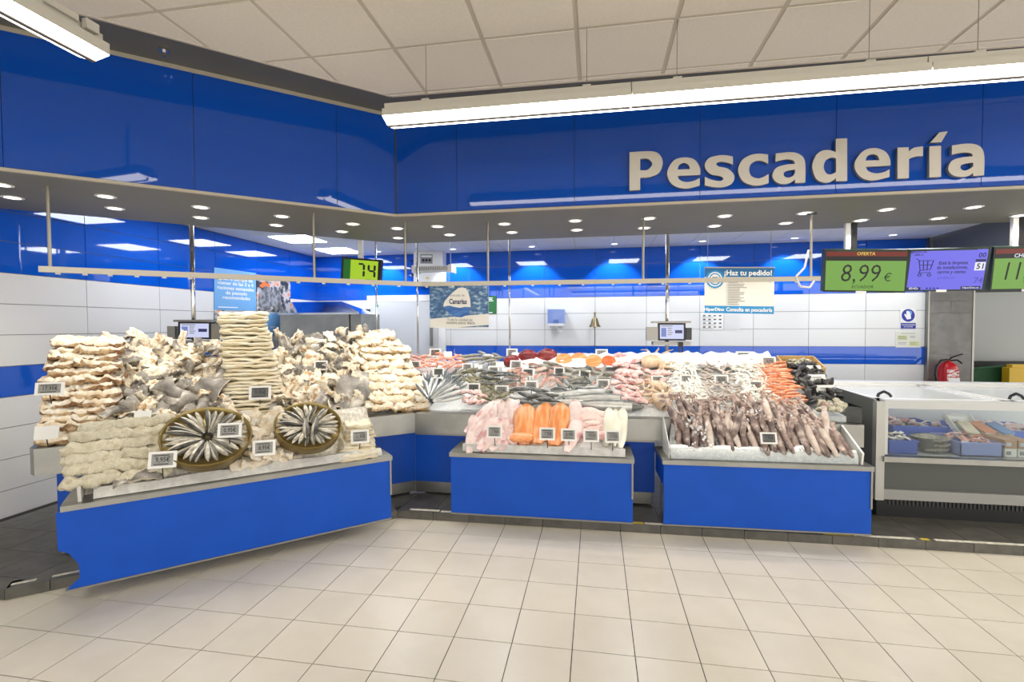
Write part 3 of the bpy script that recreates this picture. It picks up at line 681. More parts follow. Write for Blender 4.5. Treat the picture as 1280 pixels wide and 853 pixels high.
salm = mat('salmon_fillet_orange', (232, 142, 78), (244, 178, 124), scale=6, rough=.3, rnd=.03, stretch=(1, 7, 1), lo=.4, hi=.62, bump=.15, bscale=30)
whitef = mat('white_fillet', (238, 236, 222), (226, 224, 206), scale=9, rough=.35, rnd=.03, bump=.25, bscale=30)
rosef = mat('rose_fillet', (236, 196, 190), (244, 222, 214), scale=8, rough=.35, rnd=.04, c3=(216, 158, 156), lo=.38, hi=.55, bump=.25, bscale=30)
def filletm(L, W, H, m, seed, name, fat=1.5):
    pr = []
    for k in range(9):
        u = k/8; e = math.sin(min(1, u*fat+.25)*1.5708)*math.sqrt(max(.06, 1-max(0, (u-.7)/.31)**2))
        pr.append(((u-.5)*L, .012*math.sin(u*3+seed), .012*math.sin(u*4+seed*2), W/2*e*(1+.1*nz(u*4, seed)), H/2*max(.35, e)))
    return loft(pr, 10, .004, 25, seed, 2.4).mesh(name, m, None, True)
F_PINK = [filletm(.30, .10, .035, pinkf, i, 'white_fish_fillet') for i in range(4)]
F_SALM = [filletm(.47, .165, .05, salm, i, 'salmon_fillet', 4) for i in range(4)]
F_ROSE = [filletm(.26, .09, .04, rosef, i+5, 'pink_fillet') for i in range(4)]
F_WHITE = [filletm(.40, .085, .035, whitef, i+9, 'white_fillet') for i in range(3)]
prawn_o = mat('langoustine_orange', (226, 128, 84), (240, 168, 128), scale=22, rough=.4, rnd=.12, c3=(246, 206, 180), lo=.35, hi=.55)
prawn_p = mat('langoustine_pink', (226, 142, 120), (242, 190, 170), scale=22, rough=.4, rnd=.12, c3=(248, 222, 208), lo=.38, hi=.56)
def prawn(m, seed, L=.15):
    pr = []; n = 11
    for k in range(n):
        u = k/(n-1); e = [.25, .7, 1, 1, .85, .95, .8, .88, .7, .6, .15][k]
        pr.append(((u-.5)*L, .18*L*(1-(2*u-1)**2)*(1 if seed % 2 else .4), 0, .014*e, .016*e))
    mm = loft(pr, 6)
    for s in (-1, 1):
        mm.tube([Vector((-.45*L, s*.006, .008)), Vector((-.75*L, s*.02, .02)), Vector((-.95*L, s*.05, .012))], .0018, 3)
    for k in range(3): mm.tube([Vector((-.2*L+k*.02, .01, -.008)), Vector((-.25*L+k*.02, .03, -.016))], .002, 3)
    return mm.mesh('langoustine', m, None, True)
PR_O = [prawn(prawn_o, i) for i in range(3)]; PR_P = [prawn(prawn_p, i) for i in range(3)]
sq_m = mat('squid_mottled', (98, 80, 78), (152, 132, 124), scale=14, rough=.3, rnd=.22, c3=(214, 198, 190), lo=.36, hi=.54, spec=.7)
sq_l = mat('squid_pale', (196, 176, 164), (220, 206, 196), scale=14, rough=.3, rnd=.08, spec=.7)
sq_h = mat('squid_head', (176, 150, 140), (206, 188, 178), scale=20, rough=.35, rnd=.12)
def squid(seed, m):
    mm = loft([(-.14, 0, 0, .010, .008), (-.13, 0, 0, .018, .014), (-.11, 0, 0, .025, .02), (-.05, 0, 0, .03, .025), (.03, 0, 0, .033, .028), (.10, 0, 0, .031, .027), (.125, 0, 0, .024, .02), (.135, 0, .002, .018, .017)], 8)
    for s in (-1, 1): mm.add([(-.14, s*.004, .004), (-.09, s*.046, .002), (-.03, s*.03, .004), (-.09, s*.02, -.006)], [(0, 1, 2, 3) if s < 0 else (3, 2, 1, 0), (0, 3, 2, 1) if s < 0 else (1, 2, 3, 0)])
    h = loft([(.13, 0, 0, .018, .017), (.15, 0, .002, .024, .021), (.175, 0, .004, .02, .018), (.185, 0, .004, .012, .012)], 8)
    mm.add(h.v, h.f, 1); rs = random.Random(seed)
    for k in range(9):
        a = rs.uniform(-1.1, 1.1); b = rs.uniform(-.3, .9)
        mm.tube([Vector((.175, .01*math.sin(k), .004)), Vector((.205, .03*a, .016+.02*b)), Vector((.215+.01*b, .06*a, .008)), Vector((.20, .075*a, -.004))], .0062, 4, 1)
    return mm.mesh('squid', [m, sq_h], None, True)
SQ = [squid(i, sq_m) for i in range(4)]+[squid(7, sq_l)]
bsq = mat('baby_squid_grey', (176, 160, 148), (206, 196, 186), scale=20, rough=.3, rnd=.16, c3=(140, 122, 114), lo=.38, hi=.56)
BSQ = [loft([(-.05, 0, 0, .004, .004), (-.03, 0, 0, .014, .011), (.01, 0, 0, .017, .013), (.035, .003, 0, .012, .01), (.045, .004, 0, .015, .012), (.07, .01, .004, .007, .005)], 7, .004, 30, i).mesh('baby_squid', bsq, None, True) for i in range(4)]
cream = mat('cuttlefish_cream', (244, 238, 222), (250, 248, 240), scale=12, rough=.3, rnd=.03)
def strip(seed):
    rs = random.Random(seed); pr = []; a = rs.uniform(-1, 1)
    for k in range(7):
        u = k/6; pr.append(((u-.5)*.10, .03*math.sin(u*3*a+seed), .010*math.sin(u*4+seed), .013*(1 if 0 < k < 6 else .5), .009*(1 if 0 < k < 6 else .5)))
    return loft(pr, 6, .004, 30, seed).mesh('cuttlefish_strip', cream, None, True)
STRIP = [strip(i) for i in range(5)]
muss = mat('mussel_black', (42, 41, 42), (74, 70, 64), scale=14, rough=.3, rnd=.3, c3=(120, 112, 98), lo=.45, hi=.62)
MUSS = [loft([(-.045, 0, 0, .004, .004), (-.03, .002, 0, .014, .011), (0, .004, 0, .023, .016), (.025, .003, 0, .021, .014), (.042, 0, 0, .012, .008), (.047, 0, 0, .004, .003)], 8, .003, 30, i).mesh('mussel', muss, None, True) for i in range(3)]
oyst = mat('oyster_shell', (148, 144, 124), (196, 190, 166), scale=22, rough=.6, bump=.6, rnd=.14, c3=(92, 90, 76), lo=.38, hi=.56)
OYST = [loft([(-.035, 0, 0, .006, .006), (-.02, 0, 0, .024, .014), (.005, 0, 0, .032, .019), (.025, 0, 0, .024, .014), (.036, 0, 0, .006, .005)], 8, .008, 28, i).mesh('clam', oyst, None, True) for i in range(3)]
tuna_m = mat('tuna_red', (112, 28, 32), (146, 52, 52), scale=10, rough=.3, rnd=.1, c3=(190, 110, 104), lo=.42, hi=.6)
tuna_sk = mat('tuna_skin', (58, 54, 58), rough=.3)
salm_r = mat('salmon_cut_deep', (214, 98, 52), (228, 128, 80), scale=9, rough=.3, rnd=.05)
monk = mat('monkfish_pink', (232, 202, 196), (216, 156, 152), scale=16, rough=.3, rnd=.06, c3=(186, 108, 110), lo=.46, hi=.62, bump=.3)
mskin = mat('monkfish_skin', (90, 84, 80), (140, 130, 124), scale=12, rough=.35)
MONK = [loft([(-.10, 0, 0, .02, .018), (-.07, 0, 0, .05, .04), (0, .01, 0, .055, .042), (.06, 0, .005, .04, .03), (.11, -.01, 0, .014, .012)], 12, .022, 22, i, split=lambda s, u: 1 if (s < -.3) else 0).mesh('monkfish_piece', [monk, mskin], None, True) for i in range(4)]
octo = mat('octopus_beige', (206, 174, 140), (228, 206, 178), scale=14, rough=.35, rnd=.06, c3=(176, 138, 108), lo=.4, hi=.58, bump=.3)
def octopus(seed):
    mm = loft([(-.12, 0, 0, .03, .03), (-.09, 0, .01, .065, .05), (-.02, 0, .015, .075, .055), (.05, 0, .01, .06, .04), (.08, 0, 0, .03, .02)], 10, .012, 14, seed)
    for k in range(8):
        a = -1.9+k*.54; d = Vector((math.cos(a), math.sin(a), 0)); s = Vector((-d.y, d.x, 0))
        pts = [Vector((.03, 0, 0))+d*.05*j+s*.035*math.sin(j*1.1+k)+Vector((0, 0, .012*math.sin(j*2+k))) for j in range(6)]
        for j in range(5): mm.cyl(pts[j], pts[j+1], .02-.0032*j, 6, .02-.0032*(j+1))
    return mm.mesh('octopus', octo, None, True)
OCT = [octopus(1), octopus(2)]
# ================================================================ FISH ON THE COUNTERS
def lerp(a, b, f): return a+(b-a)*f
def interp(x, tab):
    if x <= tab[0][0]: return tab[0][1]
    for (a, b), (c_, d) in zip(tab[:-1], tab[1:]):
        if x <= c_: return lerp(b, d, (x-a)/(c_-a))
    return tab[-1][1]
bpL = lambda px: 560+(px-42)*(-40/438)
topL = [(60, 424), (120, 421), (200, 415), (250, 424), (290, 432), (345, 418), (420, 405), (470, 416), (530, 470)]
def tL(px, py): return .06+1.05*max(0, (bpL(px)-py)/(bpL(px)-412))
def tR(px, py): return .06+1.15*max(0, (516-py)/(516-440))
def bed(name, S, lx, rx, base, top, tf, nu, nf, m, lab, cat, drop=.907, sink=.05, bump=.02, back=.12):
    """bumpy heap of ice or salt under the fish, closed down to the deck; one uncountable mass"""
    mb = MB(); P = []
    for j in range(nf+1):
        f = j/nf
        for i in range(nu+1):
            u = i/nu; px = lerp(lx(f), rx(f), u); b = base(px); tp = top(px); py = b+(tp-b)*f
            p = S.P(px, py, tf(px, py)); p = p+S.n*sink*.8-Vector((0, 0, sink*(.3+.7*f))); p += Vector((0, 0, 1))*bump*noise.noise(p*9)+S.n*bump*noise.noise(p*7+Vector((3, 3, 3))); P.append(p)
    for i in range(nu+1): P.append(Vector((P[i].x, P[i].y, drop)))
    for i in range(nu+1):
        q = P[nf*(nu+1)+i]; P.append(Vector((q.x, q.y, drop))+S.n*back)
    w_ = nu+1; fs = [(j*w_+i, j*w_+i+1, (j+1)*w_+i+1, (j+1)*w_+i) for j in range(nf) for i in range(nu)]
    o1 = (nf+1)*w_; o2 = o1+w_
    for i in range(nu):
        fs.append((o1+i, o1+i+1, i+1, i)); fs.append((nf*w_+i, nf*w_+i+1, o2+i+1, o2+i))
    for i in (0, nu):
        ring = [j*w_+i for j in range(nf+1)]+[o2+i, o1+i]; fs.append(ring if i else ring[::-1])
    mb.add(P, fs); o = mb.build(name, m, None, True)
    tag(o, lab, cat); o['kind'] = 'stuff'; return o
bed('salt_bed', SL, lambda f: 52+f*26, lambda f: 530-f*45, bpL, lambda px: interp(px, topL)+6, tL, 60, 16, salt_m, 'coarse salt heap under the dried cod on the left counter', 'salt', sink=.10)
bed('ice_bed', SR, lambda f: 535-f*25, lambda f: 1040-f*25, lambda px: 515+(px-540)*.012, lambda px: 446+(px-520)*.012, tR, 70, 14, ice_m, 'crushed ice heap under the fresh fish on the right counter', 'ice', drop=.907, sink=.045)
def fill(S, quad, rows, cols, tf, meshes, name, label, cat, group, tilt=.6, jit=.3, rx=(0, 0), ry=(0, 0), rz=(-.3, .3), sc=(.9, 1.1), lift=(0, .02), stag=True, rzf=None):
    (tl, tr, br, bl) = quad; B = S.B(tilt); Nn = B @ Vector((0, 0, 1))
    for r in range(rows):
        f = (r+.5)/rows
        for c_ in range(cols):
            u = (c_+.5+(.25 if (stag and r % 2) else -.25 if stag else 0))/cols
            u += R_(-jit, jit)/cols; g = f+R_(-jit, jit)/rows
            px = lerp(lerp(tl[0], tr[0], u), lerp(bl[0], br[0], u), g); py = lerp(lerp(tl[1], tr[1], u), lerp(bl[1], br[1], u), g)
            loc = S.P(px, py, tf(px, py))+Nn*R_(*lift)
            me = meshes[random.randrange(len(meshes))]
            rzv = rzf(u, g)+R_(*rz) if rzf else R_(*rz)
            inst(me, name, pose(loc, B, R_(*rx), R_(*ry), rzv, R_(*sc)), label+(', '+('upper' if g < .34 else 'middle' if g < .67 else 'lower')+' '+('left' if u < .34 else 'centre' if u < .67 else 'right') if rows*cols >= 9 and len(label.split()) < 14 else ''), cat, group)
# --- left stack of thick crusted slabs
for k in range(14):
    py = 549-k*9.4; xl = interp(py, [(420, 76), (550, 62)]); xr = interp(py, [(420, 148), (490, 136), (550, 134)])
    for (u, me) in ((.27, SLABC), (.74, SLABC)):
        px = lerp(xl, xr, u)+R_(-3, 3); t = interp(py, [(420, .62), (550, .14)])
        inst(random.choice(me), 'cod_slab', pose(SL.P(px, py+R_(-1.5, 1.5), t), SL.B(.12), R_(-.12, .12), R_(-.16, .16), R_(-.15, .15), R_(.92, 1.12)), ('left' if u < .5 else 'right')+' brown-edged salt cod slab, '+ORD[k]+' layer from the bottom of the far left stack', 'salt cod', 'thick salt cod slabs in the far left stack')
# --- heap of cod pieces left of the tall stack
fill(SL, ((140, 424), (282, 432), (290, 528), (140, 528)), 12, 13, tL, PIECE+PIECEF+PIECEF+PIECEB, 'cod_piece', 'curled salt cod piece in the heap left of the tall stack', 'salt cod', 'curled cod pieces left of the tall stack', .6, .4, (-1.0, 1.0), (-.7, .7), (-2.6, 2.6), (.55, .82), (.0, .07))
fill(SL, ((150, 478), (290, 485), (290, 528), (150, 535)), 3, 5, tL, TAIL+PIECE, 'cod_piece', 'grey skinned cod piece low in the heap left of the tall stack', 'salt cod', 'grey cod pieces low in the left heap', .7, .3, (-.5, .5), (-.5, .5), (-2.8, 2.8), (.8, 1.1), (.06, .10))
for (px, py, rz, s) in ((182, 519, .25, 1.1), (222, 524, 3.3, .9)):
    inst(TAIL[0], 'cod_tail', pose(SL.P(px, py, tL(px, py)-.05), SL.B(.9), 0, 0, rz, (s, 1.3*s, s)), 'broad frosted grey cod tail lying '+('behind the salted rolls' if px < 200 else 'behind the left round tub'), 'salt cod')
# --- tall stack of whole dried fillets
for k in range(29):
    f = k/28; py = 519-f*128; xc = lerp(322, 304, f)+R_(-2.5, 2.5); t = lerp(.30, .74, f**.8)
    wd = lerp(.50, .40, f)*R_(.93, 1.05)/.62
    inst(LAYER[k % 6], 'cod_fillet', pose(SL.P(xc, py, t), SL.B(.05), R_(-.05, .05), R_(-.035, .035), R_(-.1, .1), (wd, .95, 1.25)), 'flat dried cod fillet, '+ORD[28-k]+' from the top of the tall centre stack', 'salt cod', 'flat cod fillets in the tall stack')
# --- heap right of the tall stack
fill(SL, ((345, 424), (468, 414), (462, 518), (345, 522)), 12, 11, tL, PIECE+PIECEF+PIECEF+PIECEB, 'cod_piece', 'curled salt cod piece in the heap right of the tall stack', 'salt cod', 'curled cod pieces right of the tall stack', .6, .4, (-1.0, 1.0), (-.7, .7), (-2.6, 2.6), (.55, .82), (.0, .07))
for (px, py, rz, s, ln, me, lab) in ((378, 478, 1.1, 1.0, .06, PIECEF[1], 'wide pale cod piece facing out above the right tub'), (358, 462, .4, .9, .07, PIECE[3], 'grey skinned cod piece beside the tall stack'), (432, 495, 1.25, 1.25, .09, TAIL[1], 'long grey cod tail standing right of the right tub'), (452, 492, 1.05, 1.35, .08, TAIL[2], 'longest grey cod tail beside the right crusted stack'), (340, 500, -.9, .9, .07, TAIL[3], 'folded cod tail leaning on the tall stack'), (330, 521, .1, .8, .05, PIECEF[2], 'pinkish cod piece between the two tubs'), (425, 523, .2, .9, .05, PIECE[5], 'frosted grey cod piece right of the right tub rim')):
    inst(me, 'cod_piece', pose(SL.P(px, py, tL(px, py)-ln), SL.B(.9), R_(-.2, .2), R_(-.2, .2), rz, s), lab, 'salt cod')
# --- right stack of crusted beige slabs
for k in range(11):
    py = 507-k*8.6; xl = interp(py, [(416, 448), (470, 464), (510, 462)]); xr = interp(py, [(416, 484), (440, 505), (470, 520), (510, 530)])
    for u in (.2, .55, .86):
        px = lerp(xl, xr, u)+R_(-3, 3); t = interp(py, [(416, 1.0), (510, .14)])
        inst(random.choice(SLABG), 'cod_slab', pose(SL.P(px, py+R_(-2, 2), t), SL.B(.35), R_(-.15, .15), R_(-.2, .2), R_(-.25, .25), R_(.8, 1.05)), {.2: 'left', .55: 'middle', .86: 'right'}[u]+' golden salt cod slab, '+ORD[k]+' layer up, stack at the counter corner', 'salt cod', 'salt cod slabs in the stack at the counter corner')
# --- left front stand: salted rolls, two tubs, salt heap, fillets
bpF = lambda px: 611+(px-97)*(572-611)/(478-97)
def tF(px, py): return   .06+.33*max(0, (bpF(px)-py)/78)
bed('salt_bed', SFL, lambda f: 100+f*8, lambda f: 474-f*14, lambda px: bpF(px)-8, lambda px: bpF(px)-76, tF, 40, 8, salt_m, 'coarse salt bed under the rolls and tubs on the left stand', 'salt', drop=.642, sink=.085, bump=.012, back=-.05)
for k in range(6):
    py = 530+k*13.2
    for u, (a, b) in enumerate(((112-k*2, 170), (150+k*3, 212))):
        px = (125-k*1.5 if u == 0 else 182)+R_(-5, 5); pyy = py-(px-150)*.10+R_(-1.5, 1.5)
        if k == 0 and u == 0: px = 138
        inst(random.choice(ROLL), 'salted_roll', pose(SFL.P(px, pyy, tF(px, pyy)-.02), SFL.B(.5), R_(-.5, .5), R_(-.06, .06), R_(-.1, .1), R_(.95, 1.1)), ('left' if u == 0 else 'right')+' salt-crusted beige roll in the '+ORD[k]+' row from the back, left stand', 'salted roll', 'salted rolls on the left stand')
inst(TAIL[1], 'cod_tail', pose(SFL.P(172, 594, .05), SFL.B(.4), 0, 0, .1, .6), 'small grey-tipped piece lying below the salted rolls', 'salt cod')
tub_out = mat('tub_golden_olive', (140, 118, 62), (122, 102, 52), scale=5, rough=.35, metal=.55); tub_in = mat('tub_inner_gold', (166, 146, 92), rough=.35, metal=.55)
def tub(px, py, rpx, lab, where, seed):
    t = .15; p = SFL.P(px, py, t); dist = (p-CAMP).dot(FW); r = rpx*dist/F_PX
    B = SFL.B(.62).to_4x4(); M = Matrix.Translation(p) @ B
    o = thing('round_tub', p, lab, 'tub', 'round tubs of salted sardines')
    h = .085
    prof_o = [(r*.90, -h), (r*.94, -h+.004), (r*.99, -.01), (r*1.0, .0), (r*.985, .006)]
    prof_i = [(r*.985, .006), (r*.955, .0), (r*.92, -h*.6)]
    MB().lathe(prof_o, 40, M).build('tub_side', tub_out, o, True); MB().lathe(prof_i, 40, M).build('tub_rim', tub_in, o, True)
    MB().lathe([(r*.92, -h*.6), (.0, -h*.6)], 40, M).lathe([(0, -h), (r*.90, -h)], 40, M).build('tub_floor', tub_in, o)
    rs = random.Random(seed)
    n = 28
    for k in range(n):
        a = 6.2832*k/n+rs.uniform(-.05, .05)
        q = Vector((math.cos(a), math.sin(a), 0))*r*rs.uniform(.45, .48); L = r*.84/.22
        Mx = M @ Matrix.Translation(q+Vector((0, 0, -.012+rs.uniform(-.006, .006)+.004*(k % 2)))) @ Matrix.Rotation(a+rs.uniform(-.08, .08)+math.pi, 4, 'Z') @ Matrix.Rotation(.12, 4, 'Y') @ Matrix.Rotation(rs.uniform(.5, 2.3), 4, 'X') @ Matrix.Diagonal((L, L*.86, L*.86, 1))
        inst(SARD[k % 3], 'salted_sardine', Mx, 'salted sardine laid as the spoke at about '+('three two one twelve eleven ten nine eight seven six five four'.split()[int(round(k*12/n)) % 12])+" o'clock in the "+where+' tub', 'sardine', 'sardines in the '+where+' tub')
    return M, r
M1, r1 = tub(259, 544, 50, 'left round golden tub with a wheel of salted sardines', 'left', 1)
M2, r2 = tub(386, 531, 40, 'right round golden tub with a wheel of salted sardines', 'right', 2)
for k, (x, y, a, lab) in enumerate(((-.12, -.16, 1.45, 'left of the two sardines on top in the right tub'), (.18, -.14, 1.25, 'right of the two sardines on top in the right tub'))):
    inst(SARD[k], 'salted_sardine', M2 @ Matrix.Translation((x*r2, y*r2, .022)) @ Matrix.Rotation(a, 4, 'Z') @ Matrix.Rotation(.8, 4, 'X') @ Matrix.Diagonal((r2*4.4, r2*4.4, r2*4.4, 1)), lab, 'sardine')
fill(SFL, ((302, 520), (345, 518), (362, 572), (304, 583)), 6, 3, lambda a, b: tF(a, b)-.03, PIECEW, 'cod_piece', 'white salted cod piece heaped between the two tubs', 'salt cod', 'white cod pieces between the two tubs', .5, .25, (-.15, .15), (-.15, .15), (-.5, .5), (.7, 1.0), (0, .03))
for k in range(9):
    py = 567-k*4.9; px = lerp(448, 446, k/8)+R_(-2, 2)
    inst(LAYER[k % 6], 'cod_fillet', pose(SFL.P(px, py, .10+k*.03), SFL.B(.25), R_(-.05, .05), R_(-.04, .04), R_(-.1, .1), (.50*(1-.03*k), .55, 1.3)), 'soft cream cod fillet in the low stack at the right end of the left stand', 'salt cod', 'cream cod fillets at the end of the left stand')
# wrinkled plastic sheet lip of the left stand, other stands have trays
sheetp = mat('wrinkled_plastic_sheet', (214, 214, 210), (196, 196, 192), scale=14, rough=.3, bump=.8, bscale=26, spec=.7)
def lip(S, u0, u1, t0, z0, t1, z1, m, lab, cat='tray'):
    mb = MB(); n = 24
    vs = []; fs = []
    for i in range(n+1):
        u = lerp(u0, u1, i/n)
        for (t, z) in ((t0, z0), ((t0+t1)/2, (z0+z1)/2+.004*math.sin(i*1.3)), (t1, z1+.006*math.sin(i*.9+1)), (t1+.012, z1+.006*math.sin(i*.9+1)), ((t0+t1)/2+.014, (z0+z1)/2), (t0+.014, z0)): vs.append(S.at(u, t, z))
    for i in range(n):
        for j in range(6): fs.append((i*6+j, (i+1)*6+j, (i+1)*6+(j+1) % 6, i*6+(j+1) % 6))
    fs += [list(range(6))[::-1], list(range(n*6, n*6+6))]
    mb.add(vs, fs); return tag(mb.build('tray_liner', m), lab, cat)
lip(SFL, .14, SFL.len-.06, .035, .642, .075, .70, sheetp, 'wrinkled clear plastic sheet along the front of the left stand')
m = MB(); m.box(SFL.at(.075, .10, .70), (.018, .16, .10), SFL.B(.2).to_3x3()); tag(m.build('tray_liner', sheetp), 'crumpled plastic sheet corner at the left end of left stand', 'tray')
# --- fillets on the middle stand
bpM = 552
def tM(px, py): return .08+.34*max(0, (555-py)/46)
tray_w = mat('white_tray', (226, 226, 222), rough=.3)
o = thing('fillet_tray', SFM.at(SFM.len/2, .2, .64), 'sloped white plastic tray under the fillets on the middle stand', 'tray')
slope_bed(MB(), SFM, .12, SFM.len-.08, [(.05, .642), (.06, .70), (.37, .90), (.38, .642)]).build('tray_body', tray_w, o)
slope_bed(MB(), SFM, .10, SFM.len-.06, [(.03, .642), (.035, .71), (.045, .71), (.045, .642)]).build('tray_front', sheetp, o)
fill(SFM, ((603, 512), (650, 513), (642, 553), (584, 553)), 6, 6, tM, F_PINK, 'white_fish_fillet', 'pale pink fish fillet left of the salmon on the middle stand', 'fillet', 'pale pink fillets on the middle stand', .75, .25, (-.3, .3), (-.15, .15), (.9, 2.1), (.95, 1.25), (0, .03))
for k, (px, py, rz, lab) in enumerate(((657, 530, 1.62, 'leftmost big orange salmon fillet on the middle stand'), (677, 529, 1.5, 'second big orange salmon fillet on the middle stand'), (697, 530, 1.55, 'rightmost big orange salmon fillet on the middle stand'))):
    inst(F_SALM[k], 'salmon_fillet', pose(SFM.P(px, py, tM(px, py)-.04), SFM.B(.75), 0, R_(-.05, .05), rz, (.98, 1.22, 1.3)), lab, 'fillet')
inst(F_SALM[3], 'salmon_fillet', pose(SFM.P(652, 547, .05), SFM.B(.6), 0, 0, .1, (.45, .6, .8)), 'small salmon piece at the foot of the left salmon fillet', 'fillet')
fill(SFM, ((712, 516), (726, 516), (730, 550), (712, 550)), 3, 1, tM, F_PINK, 'white_fish_fillet', 'lilac pink fish fillet right of the salmon', 'fillet', 'lilac pink fillets right of the salmon', .75, .1, (-.1, .1), (-.1, .1), (1.3, 1.8), (1.1, 1.35), (.01, .04))
fill(SFM, ((727, 515), (752, 516), (758, 550), (729, 549)), 5, 2, tM, F_ROSE, 'pink_fillet', 'rose pink fillet lying crosswise left of the white fillets', 'fillet', 'rose pink fillets on the middle stand', .75, .15, (-.1, .1), (-.1, .1), (-.35, .25), (.8, 1.0), (.01, .04), False)
for k, (px, lab) in enumerate(((759, 'left long white fillet at the right end of the middle stand'), (768, 'middle long white fillet at the right end of the middle stand'), (777, 'right long white fillet at the right end of the middle stand'))):
    inst(F_WHITE[k], 'white_fillet', pose(SFM.P(px, 533+k, tM(px, 533)-.03), SFM.B(.75), 0, 0, 1.5-.05*k, (1.05, 1.2, 1.3)), lab, 'fillet')
# --- squid on the right stand
def tS(px, py): return   .07+.38*max(0, (572-py)/66)
bed('ice_bed', SFR, lambda f: 836+f*6, lambda f: 1068-f*30, lambda px: 560+(px-840)*.035, lambda px: 515+(px-840)*.035, tS, 36, 8, ice_m, 'crushed ice under the squid on the right stand', 'ice', drop=.642, sink=.03, bump=.02, back=-.08)
fill(SFR, ((838, 514), (1015, 514), (1046, 545), (838, 532)), 2, 17, lambda a, b: tS(a, b)-.06, SQ, 'squid', 'squid in the back rows on the right stand', 'squid', 'squid in the back rows', .8, .25, (-.4, .4), (-.1, .1), (1.1, 2.1), (.8, 1.05), (.0, .04))
for k in range(21):
    u = k/20; px = lerp(846, 1056, u)+R_(-2, 2); py = 545+(u-.3)*13+R_(-3, 3); 
    inst(random.choice(SQ), 'squid', pose(SFR.P(px, py, tS(px, py)-.07+R_(-.01, .01)), SFR.B(.85), R_(-.4, .4), 0, lerp(1.5, 1.82, u)+R_(-.09, .09), R_(.88, 1.08)), ORD[k]+' squid from the left in the front row on the right stand', 'squid', 'squid in the front row')
o = thing('squid_tray', SFR.at(SFR.len/2, .04, .64), 'clear acrylic tray front holding ice before the squid', 'tray')
slope_bed(MB(), SFR, .05, SFR.len-.07, [(.025, .642), (.012, .735), (.018, .735), (.031, .642)]).build('front_pane', acryl, o)
slope_bed(MB(), SFR, .044, .05, [(.02, .642), (.005, .735), (.33, .95), (.345, .642)]).build('side_wall', tray_w, o)
slope_bed(MB(), SFR, SFR.len-.07, SFR.len-.055, [(.02, .642), (.005, .735), (.33, .90), (.345, .642)]).build('side_wall', tray_w, o)
mb = MB(); n = 50
for i in range(n+1):
    u = lerp(.06, SFR.len-.08, i/n)
    for (t, z) in ((.034, .64), (.034, .70+.035*noise.noise(Vector((u*6, 1, 0)))), (.07, .745+.05*noise.noise(Vector((u*5, 4, 0)))), (.12, .735), (.16, .64)): mb.v.append(SFR.at(u, t, z))
for i in range(n):
    for j in range(4): mb.f.append([i*5+j, (i+1)*5+j, (i+1)*5+j+1, i*5+j+1][::-1]); mb.m.append(0)
o = mb.build('ice_ridge', ice_m, None, True); tag(o, 'ridge of crushed ice behind the clear tray front of squid stand', 'ice'); o['kind'] = 'stuff'
m = MB()
for (cx, cy, n_) in ((872, 535, 26), (880, 552, 14), (1000, 520, 8), (940, 520, 10)):
    for k in range(n_):
        q = SFR.P(cx+random.gauss(0, 9), cy+random.gauss(0, 8), tS(cx, cy)-.14); s_ = R_(.008, .02); m.box(q, (s_, s_*R_(.6, 1), s_*R_(.6, 1)), Euler((R_(0, 3), R_(0, 3), R_(0, 3))).to_matrix())
o = m.build('ice_chips', ice_m); tag(o, 'loose chips of crushed ice scattered over the squid', 'ice'); o['kind'] = 'stuff'
# --- rear right counter, from left to right
T = lambda a, b: tR(a, b)-.03
fill(SR, ((512, 447), (541, 447), (541, 460), (510, 460)), 4, 4, T, PR_P, 'langoustine', 'pink langoustine in the left pile near the cod', 'langoustine', 'pink langoustines in the left pile', .4, .35, (-.5, .5), (-.3, .3), (-.8, .8), (.9, 1.15), (0, .03))
fill(SR, ((546, 446), (580, 446), (578, 462), (542, 460)), 5, 4, T, PR_P, 'langoustine', 'pink langoustine in the second pile by the bream', 'langoustine', 'pink langoustines in the second pile', .4, .35, (-.5, .5), (-.3, .3), (-.8, .8), (.9, 1.15), (0, .03))
fill(SR, ((583, 446), (602, 446), (602, 456), (582, 456)), 2, 2, T, BREAM, 'bream', 'grey bream lying right of the pink langoustines', 'bream', 'grey bream at the back', .4, .1, (.9, 1.3), (-.1, .1), (-.3, .3), (.6, .7), (.02, .05))
fill(SR, ((604, 445), (628, 445), (628, 458), (604, 458)), 3, 3, T, BREAM, 'bream', 'pale bream in the pile left of the tuna', 'bream', 'pale bream left of the tuna', .4, .2, (.6, 1.3), (-.1, .1), (-.9, .9), (.45, .55), (.02, .05))
def tuna(px, py, s, rx, lab):
    mm = loft([(-.11, 0, 0, .02, .03), (-.08, 0, 0, .06, .075), (0, 0, .01, .08, .10), (.07, 0, .005, .075, .08), (.10, 0, 0, .05, .05)], 10, .012, 12, px, split=lambda s_, u: 1 if s_ < -.25 or u > .9 else 0).mesh('tuna_chunk', [tuna_m, tuna_sk], None, True)
    inst(mm, 'tuna_chunk', pose(SR.P(px, py, T(px, py)-.02), SR.B(.4), rx, 0, .2, s), lab, 'tuna')
tuna(640, 452, .85, .3, 'leftmost dark red tuna chunk on the ice ridge'); tuna(660, 448, 1.05, .1, 'middle dark red tuna chunk on the ice ridge'); tuna(683, 448, 1.15, .2, 'largest dark red tuna chunk beside the salmon steaks')
